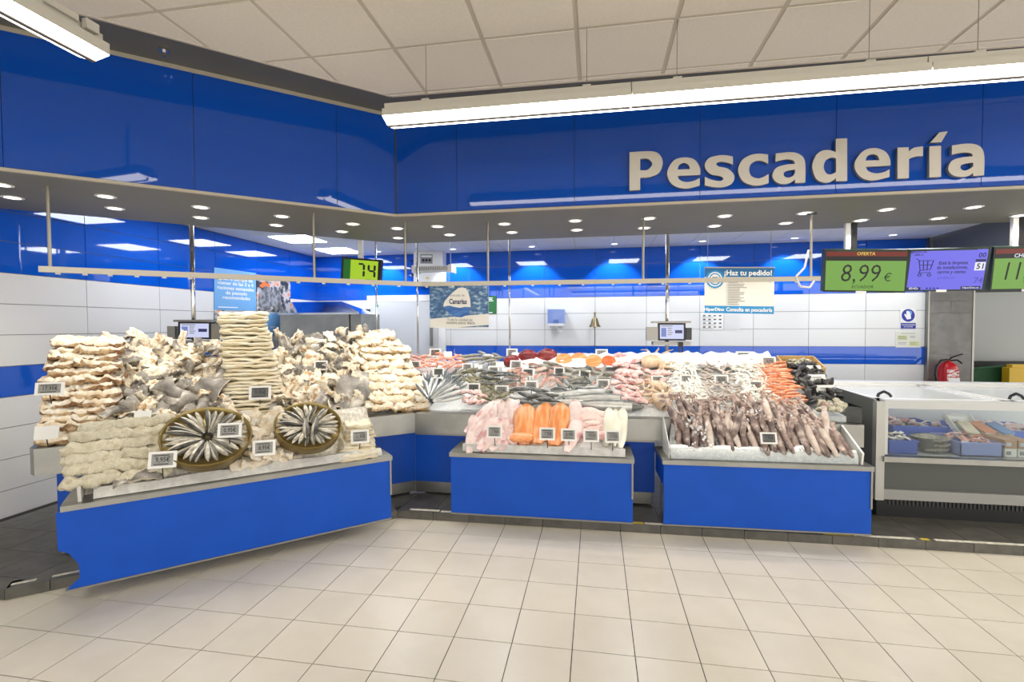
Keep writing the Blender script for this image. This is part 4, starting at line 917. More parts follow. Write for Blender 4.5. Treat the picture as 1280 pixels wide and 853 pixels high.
def steak(px, py, s, hole, m, lab):
    mb = MB(); n = 18; out = [(math.cos(6.2832*i/n)*.095*(1.0+.1*math.cos(6.2832*i/n)), math.sin(6.2832*i/n)*.078) for i in range(n)]
    inn = [(math.cos(6.2832*i/n)*.026-.012, math.sin(6.2832*i/n)*.012) for i in range(n)]
    vs = []
    for z in (-.02, .02):
        vs += [(x, y, z) for x, y in out]; vs += [(x, y, z) for x, y in inn]
    fs = []; mi = []
    for i in range(n):
        j = (i+1) % n
        fs += [(2*n+i, 2*n+j, 3*n+j, 3*n+i), (j, i, n+i, n+j), (i, j, 2*n+j, 2*n+i), (n+j, n+i, 3*n+i, 3*n+j)]; mi += [0, 0, 1, 2]
    if not hole: fs.append([3*n+i for i in range(n)]); mi.append(0)
    mb.add(vs, fs, mi); me = mb.mesh('salmon_steak', [m, skin_s, black], None, False)
    inst(me, 'salmon_steak', pose(SR.P(px, py, T(px, py)-.05), SR.B(1.15), 0, 0, R_(-.15, .25), s), lab, 'salmon')
skin_s = mat('salmon_skin_silver', (150, 154, 156), (96, 104, 110), scale=18, rough=.3, metal=.3)
steak(704, 451, 1.0, True, salm, 'leftmost orange salmon steak on the ice ridge'); steak(723, 450, 1.0, True, salm, 'second orange salmon steak, tilted with a dark gap'); steak(741, 452, .95, False, salm, 'third salmon steak, solid orange cut'); steak(760, 452, .82, False, salm_r, 'deep red-orange round salmon cut at the end of the row')
# blue whiting in a fan
for k in range(34):
    u = R_(0, 1); v = R_(0, 1); px = lerp(522, 578, u); py = lerp(464, 488, v)
    inst(random.choice(ANCH), 'silver_fish', pose(SR.P(px, py, T(px, py)), SR.B(.4), R_(-.6, .6), R_(-.2, .2), lerp(2.1, .9, u)+R_(-.25, .25), R_(.75, .95)), 'small silver fish in the heap beside the cod stack', 'fish', 'small silver fish beside the cod stack')
for k in range(9):
    u = k/8; a = lerp(2.25, .35, u); px, py = 541+math.cos(a)*20, 507-math.sin(a)*22
    inst(ANCH[k % 3], 'silver_fish', pose(SR.P(px, py, .09+.2*(1-abs(2*u-1))), SR.B(.55), R_(.6, 1.2), 0, a+R_(-.05, .05)+3.14, 1.15), 'long silver fish fanned at the corner of the right counter', 'fish', 'silver fish fanned at the corner')
inst(MB().box((0, 0, 0), (.26, .012, .16)).mesh('ice_sheet', white_p), 'white_card', pose(SR.P(562, 487, .42), SR.B(.2), .9, 0, .3, .8), 'white plastic divider among the silver fish', 'divider')
fill(SR, ((572, 464), (612, 462), (650, 508), (608, 508)), 7, 6, T, GRN, 'olive_fish', 'small olive fish in the sloping heap behind the pale fillets', 'fish', 'small olive fish in the sloping heap', .4, .35, (-.8, .8), (-.3, .3), (-1.2, 1.2), (.75, 1.0), (0, .03))
fill(SR, ((578, 493), (604, 494), (610, 510), (580, 510)), 3, 3, T, MONK, 'monkfish_piece', 'small pink monkfish piece left of the olive fish', 'monkfish', 'pink monkfish pieces left of the olive fish', .4, .3, (-.3, .3), (-.2, .2), (-1.2, 1.2), (.45, .6), (.02, .05))
fill(SR, ((634, 464), (656, 462), (662, 486), (636, 486)), 5, 4, T, REDM, 'red_mullet', 'pinkish red mullet in the left patch', 'red mullet', 'red mullet in the left patch', .4, .3, (-.8, .8), (-.2, .2), (-.9, .9), (.7, .9), (0, .03))
fill(SR, ((672, 462), (694, 462), (700, 484), (672, 484)), 5, 3, T, REDM, 'red_mullet', 'pale red mullet in the middle patch', 'red mullet', 'red mullet in the middle patch', .4, .3, (-.8, .8), (-.2, .2), (.3, 2.0), (.7, .9), (0, .03))
fill(SR, ((602, 466), (640, 466), (648, 486), (606, 484)), 3, 3, lambda a, b: T(a, b)-.02, DARK, 'dark_grey_fish', 'dark grey fish above the olive heap', 'fish', 'dark grey fish above the olive heap', .4, .3, (.3, 1.2), (-.2, .2), (-.6, .6), (.55, .75), (.02, .05))
fill(SR, ((648, 488), (692, 486), (690, 510), (652, 510)), 4, 2, lambda a, b: T(a, b)-.02, DARK, 'dark_grey_fish', 'dark grey fish lying behind the salmon fillets', 'fish', 'dark grey fish behind the salmon fillets', .4, .2, (.5, 1.2), (-.1, .1), (-.3, .3), (.75, .9), (.02, .05))
fill(SR, ((694, 460), (764, 460), (764, 492), (696, 492)), 5, 7, T, BREAM+DARK+BREAM+REDM, 'mixed_fish', 'whole fish in the grey mixed heap under the salmon steaks', 'fish', 'mixed fish under the salmon steaks', .4, .35, (.2, 1.3), (-.2, .2), (-1.2, 1.6), (.5, .7), (0, .04))
fill(SR, ((655, 456), (700, 456), (700, 464), (655, 464)), 2, 6, T, BREAM+REDM, 'mixed_fish', 'whole fish lying just below the tuna chunks', 'fish', 'fish below the tuna chunks', .4, .3, (.4, 1.2), (-.2, .2), (-.7, .7), (.5, .65), (0, .03))
for k, (px, py, rz, s, lab) in enumerate(((735, 500, 3.2, 1.35, 'long silver hake lying behind the white fillets'), (722, 493, 3.25, 1.2, 'second silver hake behind the front one'), (752, 507, 3.1, 1.25, 'front hake with dark head pointing right'), (700, 504, 3.2, 1.0, 'pale hake at the left of the hake row'))):
    inst(HAKE[0], 'hake', pose(SR.P(px, py, T(px, py)-.03), SR.B(.35), .5, 0, rz, s), lab, 'hake')
fill(SR, ((770, 448), (797, 447), (802, 510), (770, 500)), 10, 4, T, MONK, 'monkfish_piece', 'pink monkfish piece in the column right of the salmon', 'monkfish', 'pink monkfish pieces right of the salmon', .4, .3, (-.4, .4), (-.2, .2), (-1.3, 1.3), (.5, .8), (0, .04))
inst(OCT[0], 'octopus', pose(SR.P(817, 453, T(817, 453)-.03), SR.B(.5), 0, 0, .2, 1.25), 'beige octopus on top of the ice ridge', 'octopus')
inst(OCT[1], 'octopus', pose(SR.P(826, 500, T(826, 500)-.03), SR.B(.5), 0, 0, 1.8, 1.1), 'beige octopus hanging over the front edge left of the squid', 'octopus')
inst(OCT[0], 'octopus', pose(SR.P(821, 483, T(821, 483)-.02), SR.B(.5), 0, 0, 2.7, .9), 'middle beige octopus above the front one', 'octopus')
fill(SR, ((800, 463), (832, 463), (836, 480), (800, 480)), 3, 4, T, MONK+REDM, 'fish_piece', 'pale pink fish piece between the two octopuses', 'fish', 'pink pieces between the octopuses', .4, .3, (-.4, .4), (-.2, .2), (-1.3, 1.3), (.5, .7), (0, .03))
fill(SR, ((834, 453), (868, 452), (884, 508), (848, 508)), 14, 9, T, STRIP, 'cuttlefish_strip', 'cream cuttlefish strip in the left cream column', 'cuttlefish', 'cream strips in the left column', .4, .4, (-.4, .4), (-.4, .4), (-1.5, 1.5), (.8, 1.15), (0, .03))
fill(SR, ((872, 453), (912, 452), (928, 508), (886, 508)), 11, 7, T, BSQ, 'baby_squid', 'mottled baby squid in the column between two cream columns', 'squid', 'baby squid on the rear counter', .4, .4, (-.4, .4), (-.4, .4), (-1.5, 1.5), (.8, 1.1), (0, .03))
fill(SR, ((914, 453), (948, 452), (974, 507), (930, 508)), 14, 9, T, STRIP, 'cuttlefish_strip', 'cream cuttlefish strip in the right cream column', 'cuttlefish', 'cream strips in the right column', .4, .4, (-.4, .4), (-.4, .4), (-1.5, 1.5), (.8, 1.15), (0, .03))
fill(SR, ((949, 455), (980, 455), (1008, 506), (972, 507)), 15, 4, T, PR_O, 'prawn', 'orange prawn in the bright orange column', 'prawn', 'orange prawns', .4, .3, (-.4, .4), (-.2, .2), (-.35, .35), (.85, 1.1), (0, .03))
fill(SR, ((984, 458), (1018, 458), (1050, 500), (1010, 506)), 10, 7, T, MUSS, 'mussel', 'black mussel in the dark heap by the clear bag tray', 'mussel', 'black mussels', .4, .4, (-1, 1), (-1, 1), (-3, 3), (1.1, 1.5), (0, .05))
fill(SR, ((1022, 502), (1054, 502), (1060, 514), (1020, 516)), 3, 5, lambda a, b: T(a, b)-.02, OYST, 'clam', 'grey clam in the clear tray at the right end', 'clam', 'clams in the clear tray', .3, .35, (-.6, .6), (-.6, .6), (-3, 3), (.9, 1.2), (0, .02))
fill(SR, ((986, 453), (1012, 453), (1014, 459), (984, 459)), 2, 5, T, OYST, 'clam', 'yellowish clam in the wooden tray at the back', 'clam', 'clams in the wooden tray', .3, .35, (-.6, .6), (-.6, .6), (-3, 3), (.9, 1.2), (.02, .04))
p = SR.P(1000, 456, 1.0); o = thing('wooden_tray', p, 'small wooden tray of clams at the back of the right counter', 'tray'); B = SR.B(.35)
wood = mat('pale_wood', (208, 178, 122), (190, 158, 104), scale=8, rough=.6, stretch=(1, 8, 1))
MB().box(p+B @ Vector((0, 0, -.03)), (.36, .3, .012), B).build('tray_floor', wood, o)
for (x, y, a, b) in ((-.18, 0, .012, .3), (.18, 0, .012, .3), (0, .15, .36, .012), (0, -.15, .36, .012)): MB().box(p+B @ Vector((x, y, .0)), (a, b, .07), B).build('tray_side', wood, o)
p = SR.P(1046, 514, .06); p.z = .91; o = thing('clear_tray', p, 'clear acrylic tray of clams and ice at the right counter end', 'tray')
MB().box((p.x-.02, p.y-.005, .98), (.42, .006, .13)).build('front_pane', acryl, o)
MB().box((p.x+.19, p.y+.16, .98), (.006, .32, .13)).build('side_pane', acryl, o); MB().box((p.x-.02, p.y+.16, .912), (.42, .32, .006)).build('tray_floor', acryl, o)
o = slope_bed(MB(), SR, LR-.50, LR-.10, [(.08, .906), (.09, .955), (.45, .99), (.46, .906)]).build('ice_bed', ice_m); tag(o, 'crushed ice inside the clear tray of clams', 'ice'); o['kind'] = 'stuff'
# ice ridge behind the row of tuna and salmon
mb = MB(); n = 90
for i in range(n+1):
    px = lerp(640, 960, i/n); q = SR.P(px, 447, 1.06)
    h = .035*noise.noise(Vector((i*.35, 0, 0)))+(.0 if 640 < px < 775 else .01)
    for (dt, dz) in ((-.16, -.10), (-.10, -.01+h), (.0, .045+h), (.10, .01+h), (.16, -.12)): mb.v.append(q+SR.n*dt+Vector((0, 0, dz+.012*noise.noise(Vector((i*.9, dt*30, 2))))))
for i in range(n):
    for j in range(4): mb.f.append([i*5+j, (i+1)*5+j, (i+1)*5+j+1, i*5+j+1]); mb.m.append(0)
o = mb.build('ice_ridge', ice_m, None, True); tag(o, 'ridge of crushed ice along the back of the right counter', 'ice'); o['kind'] = 'stuff'
# ================================================================ BOARDS, SCREENS, TAGS
def emis(name, c, s=1.0):
    m = mat(name, (8, 8, 8), rough=.25); b = m.node_tree.nodes['Principled BSDF']
    b.inputs['Emission Color'].default_value = (*lin(c), 1); b.inputs['Emission Strength'].default_value = s; return m
flat = lambda name, c: mat(name, c, rough=.55)
class Board:
    """flat board seen from the front: (u,v) run 0..1 from its top left corner"""
    def __init__(s, name, TL, TR, BL, th, m, label, cat, body='panel', group=None):
        s.TL = Vector(TL); s.x = Vector(TR)-s.TL; s.y = s.TL-Vector(BL); s.w = s.x.length; s.h = s.y.length; s.th = th
        s.xn = s.x.normalized(); s.yn = s.y.normalized(); s.zn = s.xn.cross(s.yn).normalized()
        s.o = thing(name, s.TL+s.x/2-s.y, label, cat, group); s.k = 0
        s.R3 = Matrix((s.xn, s.yn, s.zn)).transposed()
        MB().box(s.pt(.5, .5)-s.zn*th/2, (s.w, s.h, th), s.R3).build(body, m, s.o)
    def pt(s, u, v, d=0): return s.TL+s.x*u-s.y*v+s.zn*d
    def rect(s, u0, v0, u1, v1, m, name='print', d=.0012):
        s.k += 1; d = d+.0002*s.k
        return MB().box(s.pt((u0+u1)/2, (v0+v1)/2, d), (s.w*(u1-u0), s.h*(v1-v0), .0006), s.R3).build(name, m, s.o)
    def poly(s, pts, m, name='print'):
        s.k += 1; d = .0015+.0002*s.k; a = [s.pt(u, v, d) for u, v in pts]; b = [s.pt(u, v, d-.0006) for u, v in pts]; n = len(a)
        return MB().add(a+b, [list(range(n))[::-1], list(range(n, 2*n))]+[(i, (i+1) % n, n+(i+1) % n, n+i) for i in range(n)]).build(name, m, s.o)
    def text(s, t, u, v, hgt, m, bold=0, align='CENTER', fit=None, name='lettering'):
        s.k += 1
        M = frame(s.pt(u, v, .003+.0002*s.k), s.xn, s.yn)
        return write(s.o, t, M, hgt*s.h/.72, m, bold, align, name, fit=fit*s.w if fit else None)
    def lines(s, u0, u1, vs, hh, m, name='small_print'):
        s.k += 1; mb = MB(); rs = random.Random(len(vs))
        for v in vs: e = lerp(u0, u1, rs.uniform(.45, 1)); mb.box(s.pt((u0+e)/2, v, .002+.0002*s.k), (s.w*(e-u0), s.h*hh, .0006), s.R3)
        o = mb.build(name, m, s.o); o['kind'] = 'stuff'; return o
def circ(u, v, ru, rv, n=20, a0=0, a1=6.2832): return [(u+ru*math.cos(a0+(a1-a0)*i/n), v+rv*math.sin(a0+(a1-a0)*i/n)) for i in range(n)]
# --- offer screens
scr_green = emis('screen_green', (122, 172, 78), .9); scr_lav = emis('screen_lavender', (116, 112, 238), .95); scr_red = emis('screen_red', (120, 34, 28), .9); scr_blk = emis('screen_black', (14, 16, 26), .8)
tvf = mat('screen_frame_green_black', (22, 44, 30), rough=.4); scr_y = emis('screen_yellow', (226, 200, 90), 1); scr_w = emis('screen_white', (235, 236, 250), 1); scr_mid = emis('screen_violet', (88, 82, 200), .9); scr_nav = emis('screen_navy', (34, 34, 96), .9)
def tv(pxs, label, kind):
    (a, b, c2, ) = pxs
    TL = aty(*a, 5.34); TR = aty(*b, 5.34); BL = aty(*c2, 5.45)
    B = Board('offer_screen', TL, TR, BL, .07, tvf, label, 'screen', 'screen_frame', 'hanging screens')
    tc = B.pt(.35 if kind == 0 else .5, 0, -.03)
    if kind == 1:
        B.rect(.025, .045, .965, .965, scr_lav, 'display')
        B.text('MENOS DE\n1.000 m', .115, .10, .05, ink, .01); B.text('Está la limpieza\nde instalaciones,\ncarros y cestas', .56, .44, .08, ink, .012, fit=.38)
        B.text('productos', .50, .68, .06, scr_mid); B.rect(.83, .03, .955, .30, scr_lav); B.text('00', .90, .17, .11, ink_b, .015); B.rect(.83, .26, .955, .32, scr_nav); B.rect(.83, .33, .955, .52, scr_w); B.text('51', .90, .43, .13, ink, .02)
        B.text('74', .90, .76, .14, scr_mid, .01); B.rect(.025, .90, .20, .965, scr_nav); B.text('00:42s', .11, .93, .055, scr_w, .01); B.rect(.70, .89, .94, .96, scr_nav); B.text('HiperDino.es', .82, .925, .045, scr_w, .01)
        for k in range(4): B.poly(circ(.28+.045*k, .93, .013, .02, 10), scr_nav, 'icon')
        m = MB()
        def L(*p):
            for q, r in zip(p[:-1], p[1:]): m.cyl(B.pt(*q, .004), B.pt(*r, .004), .0035, 4)
        L((.10, .22), (.135, .26), (.165, .50), (.29, .48), (.315, .27), (.14, .27)); L((.15, .375), (.30, .37)); L((.19, .27), (.205, .49)); L((.245, .27), (.25, .485)); L((.165, .50), (.15, .56), (.30, .55))
        for uu in (.165, .285): L(*circ(uu, .61, .02, .032, 10), (uu+.02, .61))
        m.build('cart_icon', ink, B.o)
    else:
        B.rect(.02, .20, .985, .955, scr_green, 'display'); B.rect(.02, .155, .985, .26, scr_blk); B.rect(.02, .05, .985, .155, scr_red)
        if kind == 0:
            B.text('OFERTA', .5, .10, .075, scr_y, .012); B.text('8,99', .45, .57, .42, ink, -.006, fit=.47); B.text('€', .775, .65, .19, ink, 0, fit=.085); B.text('ECUADOR', .48, .87, .07, ink)
        else:
            B.text('CHERNE', .40, .205, .085, scr_w, .015); B.text('11,99', .43, .57, .42, ink, -.006, fit=.55); B.text('€', .85, .64, .16, ink)
    B.rect(.40, .965, .53, 1.02, paper, 'sticker')
    for du, mm in (((-.03, white_p), (.035, black)) if kind != 1 else ()):
        q = B.pt((.335 if kind == 0 else .33)+du*1.2, -.0, -.05); MB().bb(q.x-.022, q.y-.02, q.z-.1, q.x+.022, q.y+.02, ZS if q.y < FB.y+SD else ZI).build('support_post', mm, B.o)
tv(((1031, 312), (1136, 312), (1029, 365)), 'green hanging screen showing the price 8,99€', 0)
tv(((1137, 312), (1240, 309.5), (1130, 364.5)), 'violet hanging screen with a shopping cart drawing', 1)
tv(((1243, 309), (1346, 306), (1237, 364)), 'green hanging screen cut off by the right edge', 2)
# --- turn number screen
lime = emis('screen_lime', (170, 208, 48), .95); dgreen = emis('screen_dark_green', (38, 112, 44), .8)
B = Board('turn_screen', aty(427, 321.3, 5.7), aty(476.5, 325, 5.7), aty(425.7, 350.5, 5.7), .06, black, 'black framed lime green screen showing the turn number 74', 'screen', 'screen_frame')
B.rect(.06, .08, .24, .93, dgreen, 'display'); B.rect(.24, .08, .93, .93, lime, 'display')
def seg7(u0, v0, w_, h_, on):
    t = .028; S_ = {'a': ((0, 0), (1, 0)), 'b': ((1, 0), (1, .5)), 'c': ((1, .5), (1, 1)), 'd': ((0, 1), (1, 1)), 'e': ((0, .5), (0, 1)), 'f': ((0, 0), (0, .5)), 'g': ((0, .5), (1, .5))}
    for s in on:
        (a, b), (c_, d) = S_[s]; ua, va, ub, vb = u0+w_*a, v0+h_*b, u0+w_*c_, v0+h_*d
        if va == vb: B.poly([(ua+.005, va), (ua+.025, va-.04), (ub-.025, va-.04), (ub-.005, va), (ub-.025, va+.04), (ua+.025, va+.04)], ink, 'digit_bar')
        else: B.poly([(ua, va+.01), (ua+t, va+.04), (ua+t, vb-.04), (ua, vb-.01), (ua-t, vb-.04), (ua-t, va+.04)], ink, 'digit_bar')
seg7(.43, .24, .15, .54, 'abc'); seg7(.70, .24, .15, .54, 'fgbc'); B.text('Su turno', .70, .87, .05, ink)
q = B.pt(.45, 0, -.04); MB().bb(q.x-.03, q.y-.02, q.z-.05, q.x+.03, q.y+.02, ZI).build('support_post', white_p, B.o); B.rect(.40, .95, .58, 1.01, paper, 'sticker')
# --- order sign hung before the back wall
sb = flat('sign_blue', (28, 112, 168)); sb2 = flat('sign_light_blue', (40, 142, 202)); scream = flat('sign_cream', (234, 230, 220))
B = Board('order_sign', aty(881, 335, 5.3), aty(968, 335, 5.3), aty(880.5, 391.5, 5.3), .008, scream, 'cream and blue hanging sign reading ¡Haz tu pedido!', 'sign')
B.rect(0, 0, 1, .20, sb); B.rect(0, .835, 1, 1, sb2); B.text('¡Haz tu pedido!', .625, .115, .115, white_ink, .03, fit=.68); B.text('HiperDino', .14, .918, .07, white_ink, .03); B.text('Consulta en pescadería', .645, .918, .085, white_ink, .025, fit=.66)
B.poly([(.15+r*math.cos(a)*.65, .25+r*math.sin(a)) for k in range(48) for a, r in ((6.2832*k/48, .21 if k % 2 else .19),)], sb2, 'emblem'); B.poly(circ(.15, .25, .105, .16, 24), scream, 'emblem'); B.poly(circ(.15, .25, .088, .135, 24), sb2, 'emblem'); B.poly(circ(.15, .25, .07, .108, 24), scream, 'emblem'); B.rect(.11, .20, .19, .225, sb); B.rect(.10, .29, .20, .31, sb)
B.lines(.34, .62, [.32+.037*k for k in range(14)], .013, grey_ink)
m = MB()
for k in range(14): m.box(B.pt(.325, .32+.037*k, .004), (.005, .006, .001), B.R3)
m.build('bullet', sb, B.o); MB().box(B.pt(.5, -.005), (B.w+.01, .012, .016), B.R3).build('top_rail', steel_d, B.o)
for u in (.04, .95): q = B.pt(u, 0); MB().cyl(q, (q.x, q.y, ZS), .0018, 5).build('hanging_wire', steel_d, B.o)
# --- steel rail with rods
ZRL = 2.165
ra, rb, rc = atz(50, 336.5, ZRL), atz(527, 355.5, ZRL), atz(1024, 348.5, ZRL)
rail = thing('hanging_rail', rb, 'long thin steel rail hung on rods over both counters', 'rail')
for a, b in ((ra, rb), (rb, rc)):
    d = (b-a).normalized(); M3 = Matrix((d, Vector((-d.y, d.x, 0)), Vector((0, 0, 1)))).transposed()
    MB().box((a+b)/2, ((b-a).length+.01, .03, .042), M3).build('rail_bar', rail_m, rail)
def on_rail(px):
    a, b = (ra, rb) if px < 527 else (rb, rc); d = b-a; n = Vector((-d.y, d.x, 0)); r = ray(px, 345); return CAMP+r*((a-CAMP).dot(n)/r.dot(n))
for px in (63, 393, 507, 610, 804, 1013.5):
    q = on_rail(px); MB().cyl((q.x, q.y, ZRL), (q.x, q.y, ZS), .011, 8).build('rod', rail_m, rail)
q = on_rail(1013.5); MB().box((q.x, q.y, ZS-.008), (.08, .03, .016)).build('rod_foot', dkgrey, rail)
m = MB()
for px in range(72, 1010, 33): q = on_rail(px+R_(-4, 4)); m.box((q.x, q.y, ZRL-.026), (.022, .02, .014))
m.build('sliding_clip', white_p, rail)['kind'] = 'stuff'
q = on_rail(1013.5); cs = [Vector((q.x-.02, q.y, ZRL+.26)), Vector((q.x-.06, q.y-.02, ZRL+.10)), Vector((q.x-.13, q.y-.02, ZRL+.02)), Vector((q.x-.10, q.y-.03, ZRL-.07)), Vector((q.x-.02, q.y-.03, ZRL-.08)), Vector((q.x+.02, q.y-.02, ZRL-.02))]
tag(MB().tube(cs, .009, 6).build('power_cord', white_p), 'white cable looped round the right end of the steel rail', 'cable')
# --- hung poster with the white fin
pw = mat('poster_sea', (58, 96, 146), (96, 134, 172), scale=26, rough=.5, c3=(176, 200, 216), lo=.4, hi=.56, detail=8, stretch=(1, 1, 1.6)); pcream = flat('poster_cream', (240, 238, 230)); pblue = mat('poster_wave_blue', (46, 98, 176), (78, 130, 200), scale=9, rough=.5, stretch=(1, 1, 5))
yr = on_rail(574).y
B = Board('hanging_poster', aty(537, 357.5, yr), aty(610.8, 357.5, yr), aty(537.3, 409.8, yr), .006, pcream, 'sea blue poster with a white fin and the word Canarias', 'poster')
B.poly([(0, 0), (1, 0), (1, .65), (0, .79)], pw)
B.poly([(.235, .46), (.26, .36), (.33, .25), (.42, .13), (.49, .055), (.56, .035), (.62, .06), (.66, .15), (.69, .30), (.70, .50), (.60, .495), (.52, .52), (.43, .50), (.34, .47), (.28, .48), (.245, .5)], pcream, 'fin'); B.poly([(.245, .50), (.34, .475), (.43, .505), (.52, .53), (.60, .50), (.695, .51), (.68, .60), (.62, .70), (.54, .745), (.44, .735), (.34, .66)], pblue, 'wave')
B.text('pescado de', .48, .225, .055, grey_ink); B.text('Canarias', .485, .375, .12, ink_b, .025, fit=.30); B.text('BANDERA DE', .155, .07, .022, white_ink)
B.text('Toda la calidad de', .515, .805, .06, grey_ink, .005, fit=.43); B.text('nuestra pesca diaria', .53, .875, .065, grey_ink, .01, fit=.48); B.poly([(.48, .985), (1, .915), (1, .965)], pw)
# --- boards on the left wall
X1 = XW+.012; lb = flat('wall_sign_light_blue', (112, 168, 218))
B = Board('wall_sign', atx(268, 334.5, X1), atx(320, 341.5, X1), atx(268, 387.5, X1), .01, lb, 'light blue wall sign about weekly portions of fish', 'sign')
B.text('Están a tiempo de\ncomer de las 3 a 4\nraciones semanales\nde pescado\nrecomendadas', .5, .46, .088, white_ink, .022, fit=.88); B.lines(.08, .95, [.93], .02, white_ink)
pf = mat('poster_fish_photo', (52, 50, 50), (206, 204, 202), scale=9, rough=.5, c3=(222, 130, 60), lo=.44, hi=.58)
B = Board('photo_poster', atx(321, 343, X1), atx(363, 350, X1), atx(321, 388.5, X1), .01, pf, 'wall poster photograph of fish on a stall', 'poster')
for (u, v, ru, rv) in ((.30, .62, .16, .36), (.55, .66, .15, .32), (.14, .7, .10, .28)): B.poly(circ(u, v, ru, rv, 18), mat('photo_fish_grey', (150, 150, 150), (88, 88, 90), scale=16, rough=.5) if u < .5 else MATS['photo_fish_grey'], 'photo_fish')
for (u, v) in ((.20, .22), (.30, .26), (.14, .30)): B.poly(circ(u, v, .07, .05, 10), flat('photo_orange', (226, 112, 44)) if u == .20 else MATS['photo_orange'], 'photo_shrimp')
B = Board('wall_sign', atx(329, 391.5, X1), atx(352, 392, X1), atx(329, 420, X1), .01, lb, 'lower light blue wall sign partly behind the steel cabinet', 'sign'); B.text('otro como', .6, .62, .10, white_ink, .01)
B = Board('photo_poster', atx(268, 388, X1), atx(281, 388, X1), atx(268, 412, X1), .01, pf, 'strip of fish photo poster left of the tall cod stack', 'poster')
# --- back wall fittings
yb = YW-.012
def onwall(name, px0, py0, px1, py1, th, m, label, cat, body='panel', y=None):
    y = y or yb; return Board(name, aty(px0, py0, y-th+.01), aty(px1, py0, y-th+.01), aty(px0, py1, y-th+.01), th, m, label, cat, body)
door_m = mat('cold_door_white', (206, 207, 208), rough=.35)
d0, d1 = aty(464.5, 378, yb), aty(548, 378, yb); f0, f1 = aty(459.7, 370, yb), aty(557, 370, yb)
dr = bpy.data.objects.new('door_1', MB().bb(d0.x, YW-.06, .08, d1.x, YW-.01, d0.z).mesh('door_1', door_m, Vector((-3.4, YW, 0)))); dr.location = (-3.4, YW, 0); COL.objects.link(dr); dr['kind'] = 'structure'; dr['label'] = 'white cold room door in the back wall'
MB().bb(f0.x, YW-.045, .07, d0.x-.006, YW, f0.z).bb(d1.x+.006, YW-.045, .07, f1.x, YW, f0.z).bb(d0.x-.006, YW-.045, d0.z+.008, d1.x+.006, YW, f0.z).build('door_frame', white_p, dr)
for pz in (395, 455): q = aty(462, pz, yb); MB().bb(q.x-.03, YW-.10, q.z-.12, q.x+.035, YW-.05, q.z+.12).build('hinge', dkgrey, dr)
q = aty(541, 420, yb); MB().bb(q.x-.02, YW-.12, q.z-.18, q.x+.02, YW-.06, q.z+.18).build('door_handle', steel_d, dr)
q = aty(471, 382.5, yb-.06); MB().lathe([(0, 0), (.035, .004)], 14, Matrix.Translation((q.x, YW-.062, q.z)) @ Matrix.Rotation(math.pi/2, 4, 'X') @ Matrix.Diagonal((1, .6, 1, 1))).build('badge', flat('badge_green', (70, 170, 110)), dr)
B = onwall('door_label', 496.5, 388.5, 517, 399.2, .004, flat('label_dark', (52, 56, 58)), 'green and dark label on the cold room door', 'label', y=YW-.06); B.rect(0, 0, .42, 1, flat('label_lime', (140, 196, 60))); B.lines(.48, .95, [.35, .5, .65], .08, white_ink); B.poly(circ(.2, .5, .1, .28, 8), flat('label_green', (100, 160, 44)), 'icon')
B = onwall('electric_cabinet', 517, 314, 553, 355, .22, white_p, 'white electric cabinet high on the back wall', 'cabinet', 'cabinet_box'); B.rect(.24, .10, .66, .38, grey_ink, 'control_panel'); B.rect(.27, .13, .63, .19, white_ink)
for k in range(3): B.poly(circ(.34+.11*k, .28, .045, .045, 10), ink, 'dial')
B.poly([(.42, .84), (.55, .84), (.485, .77)], flat('warning_yellow', (226, 190, 60)), 'warning_mark'); q = B.pt(-.02, .28, -.05); MB().cyl(q, q-Vector((.05, 0, 0)), .02, 8).build('cable_gland', black, B.o); q = B.pt(-.02, .72, -.05); MB().cyl(q, q-Vector((.04, 0, 0)), .025, 8).build('cable_gland', black, B.o)
TLf = aty(519, 334, 6.6); TRf = aty(566, 331, 6.6); o = thing('insect_lamp', (TLf+TRf)/2, 'white insect lamp hung on wires above the cold room door', 'lamp')
MB().prism([(TLf.x, 6.5), (TRf.x, 6.5), (TRf.x, 6.72), (TLf.x, 6.72)], TLf.z-.07, TLf.z).build('lamp_body', white_p, o); MB().bb(TLf.x-.01, 6.49, TLf.z-.09, TLf.x+.03, 6.73, TLf.z+.01).bb(TRf.x-.03, 6.49, TLf.z-.09, TRf.x+.01, 6.73, TLf.z+.01).build('end_cap', white_p, o)
m = MB()
for k in range(26): x = lerp(TLf.x+.05, TRf.x-.05, k/25); m.bb(x-.003, 6.492, TLf.z-.065, x+.003, 6.5, TLf.z-.01)
m.build('grille', grey_ink, o)['kind'] = 'stuff'
for x in (TLf.x+.03, TRf.x-.03): MB().cyl((x, 6.6, TLf.z), (x, 6.6, ZI), .004, 5).build('hanging_wire', steel_d, o)
B = onwall('wall_notice', 609.5, 370, 620.5, 392.5, .006, flat('notice_green', (40, 110, 56)), 'dark green wall notice behind the hanging poster', 'sign'); B.lines(.15, .9, [.12, .2, .28, .93], .05, white_ink)
B = onwall('green_machine', 418, 396.5, 441, 411, .14, dkgrey, 'dark box with round green front low on the back wall', 'machine', 'box'); B.rect(.32, .12, .95, .95, flat('machine_green', (60, 160, 60))); B.poly([(.34, .62), (.42, .42), (.55, .33), (.68, .36), (.78, .5), (.8, .7), (.6, .55), (.45, .6)], ink)
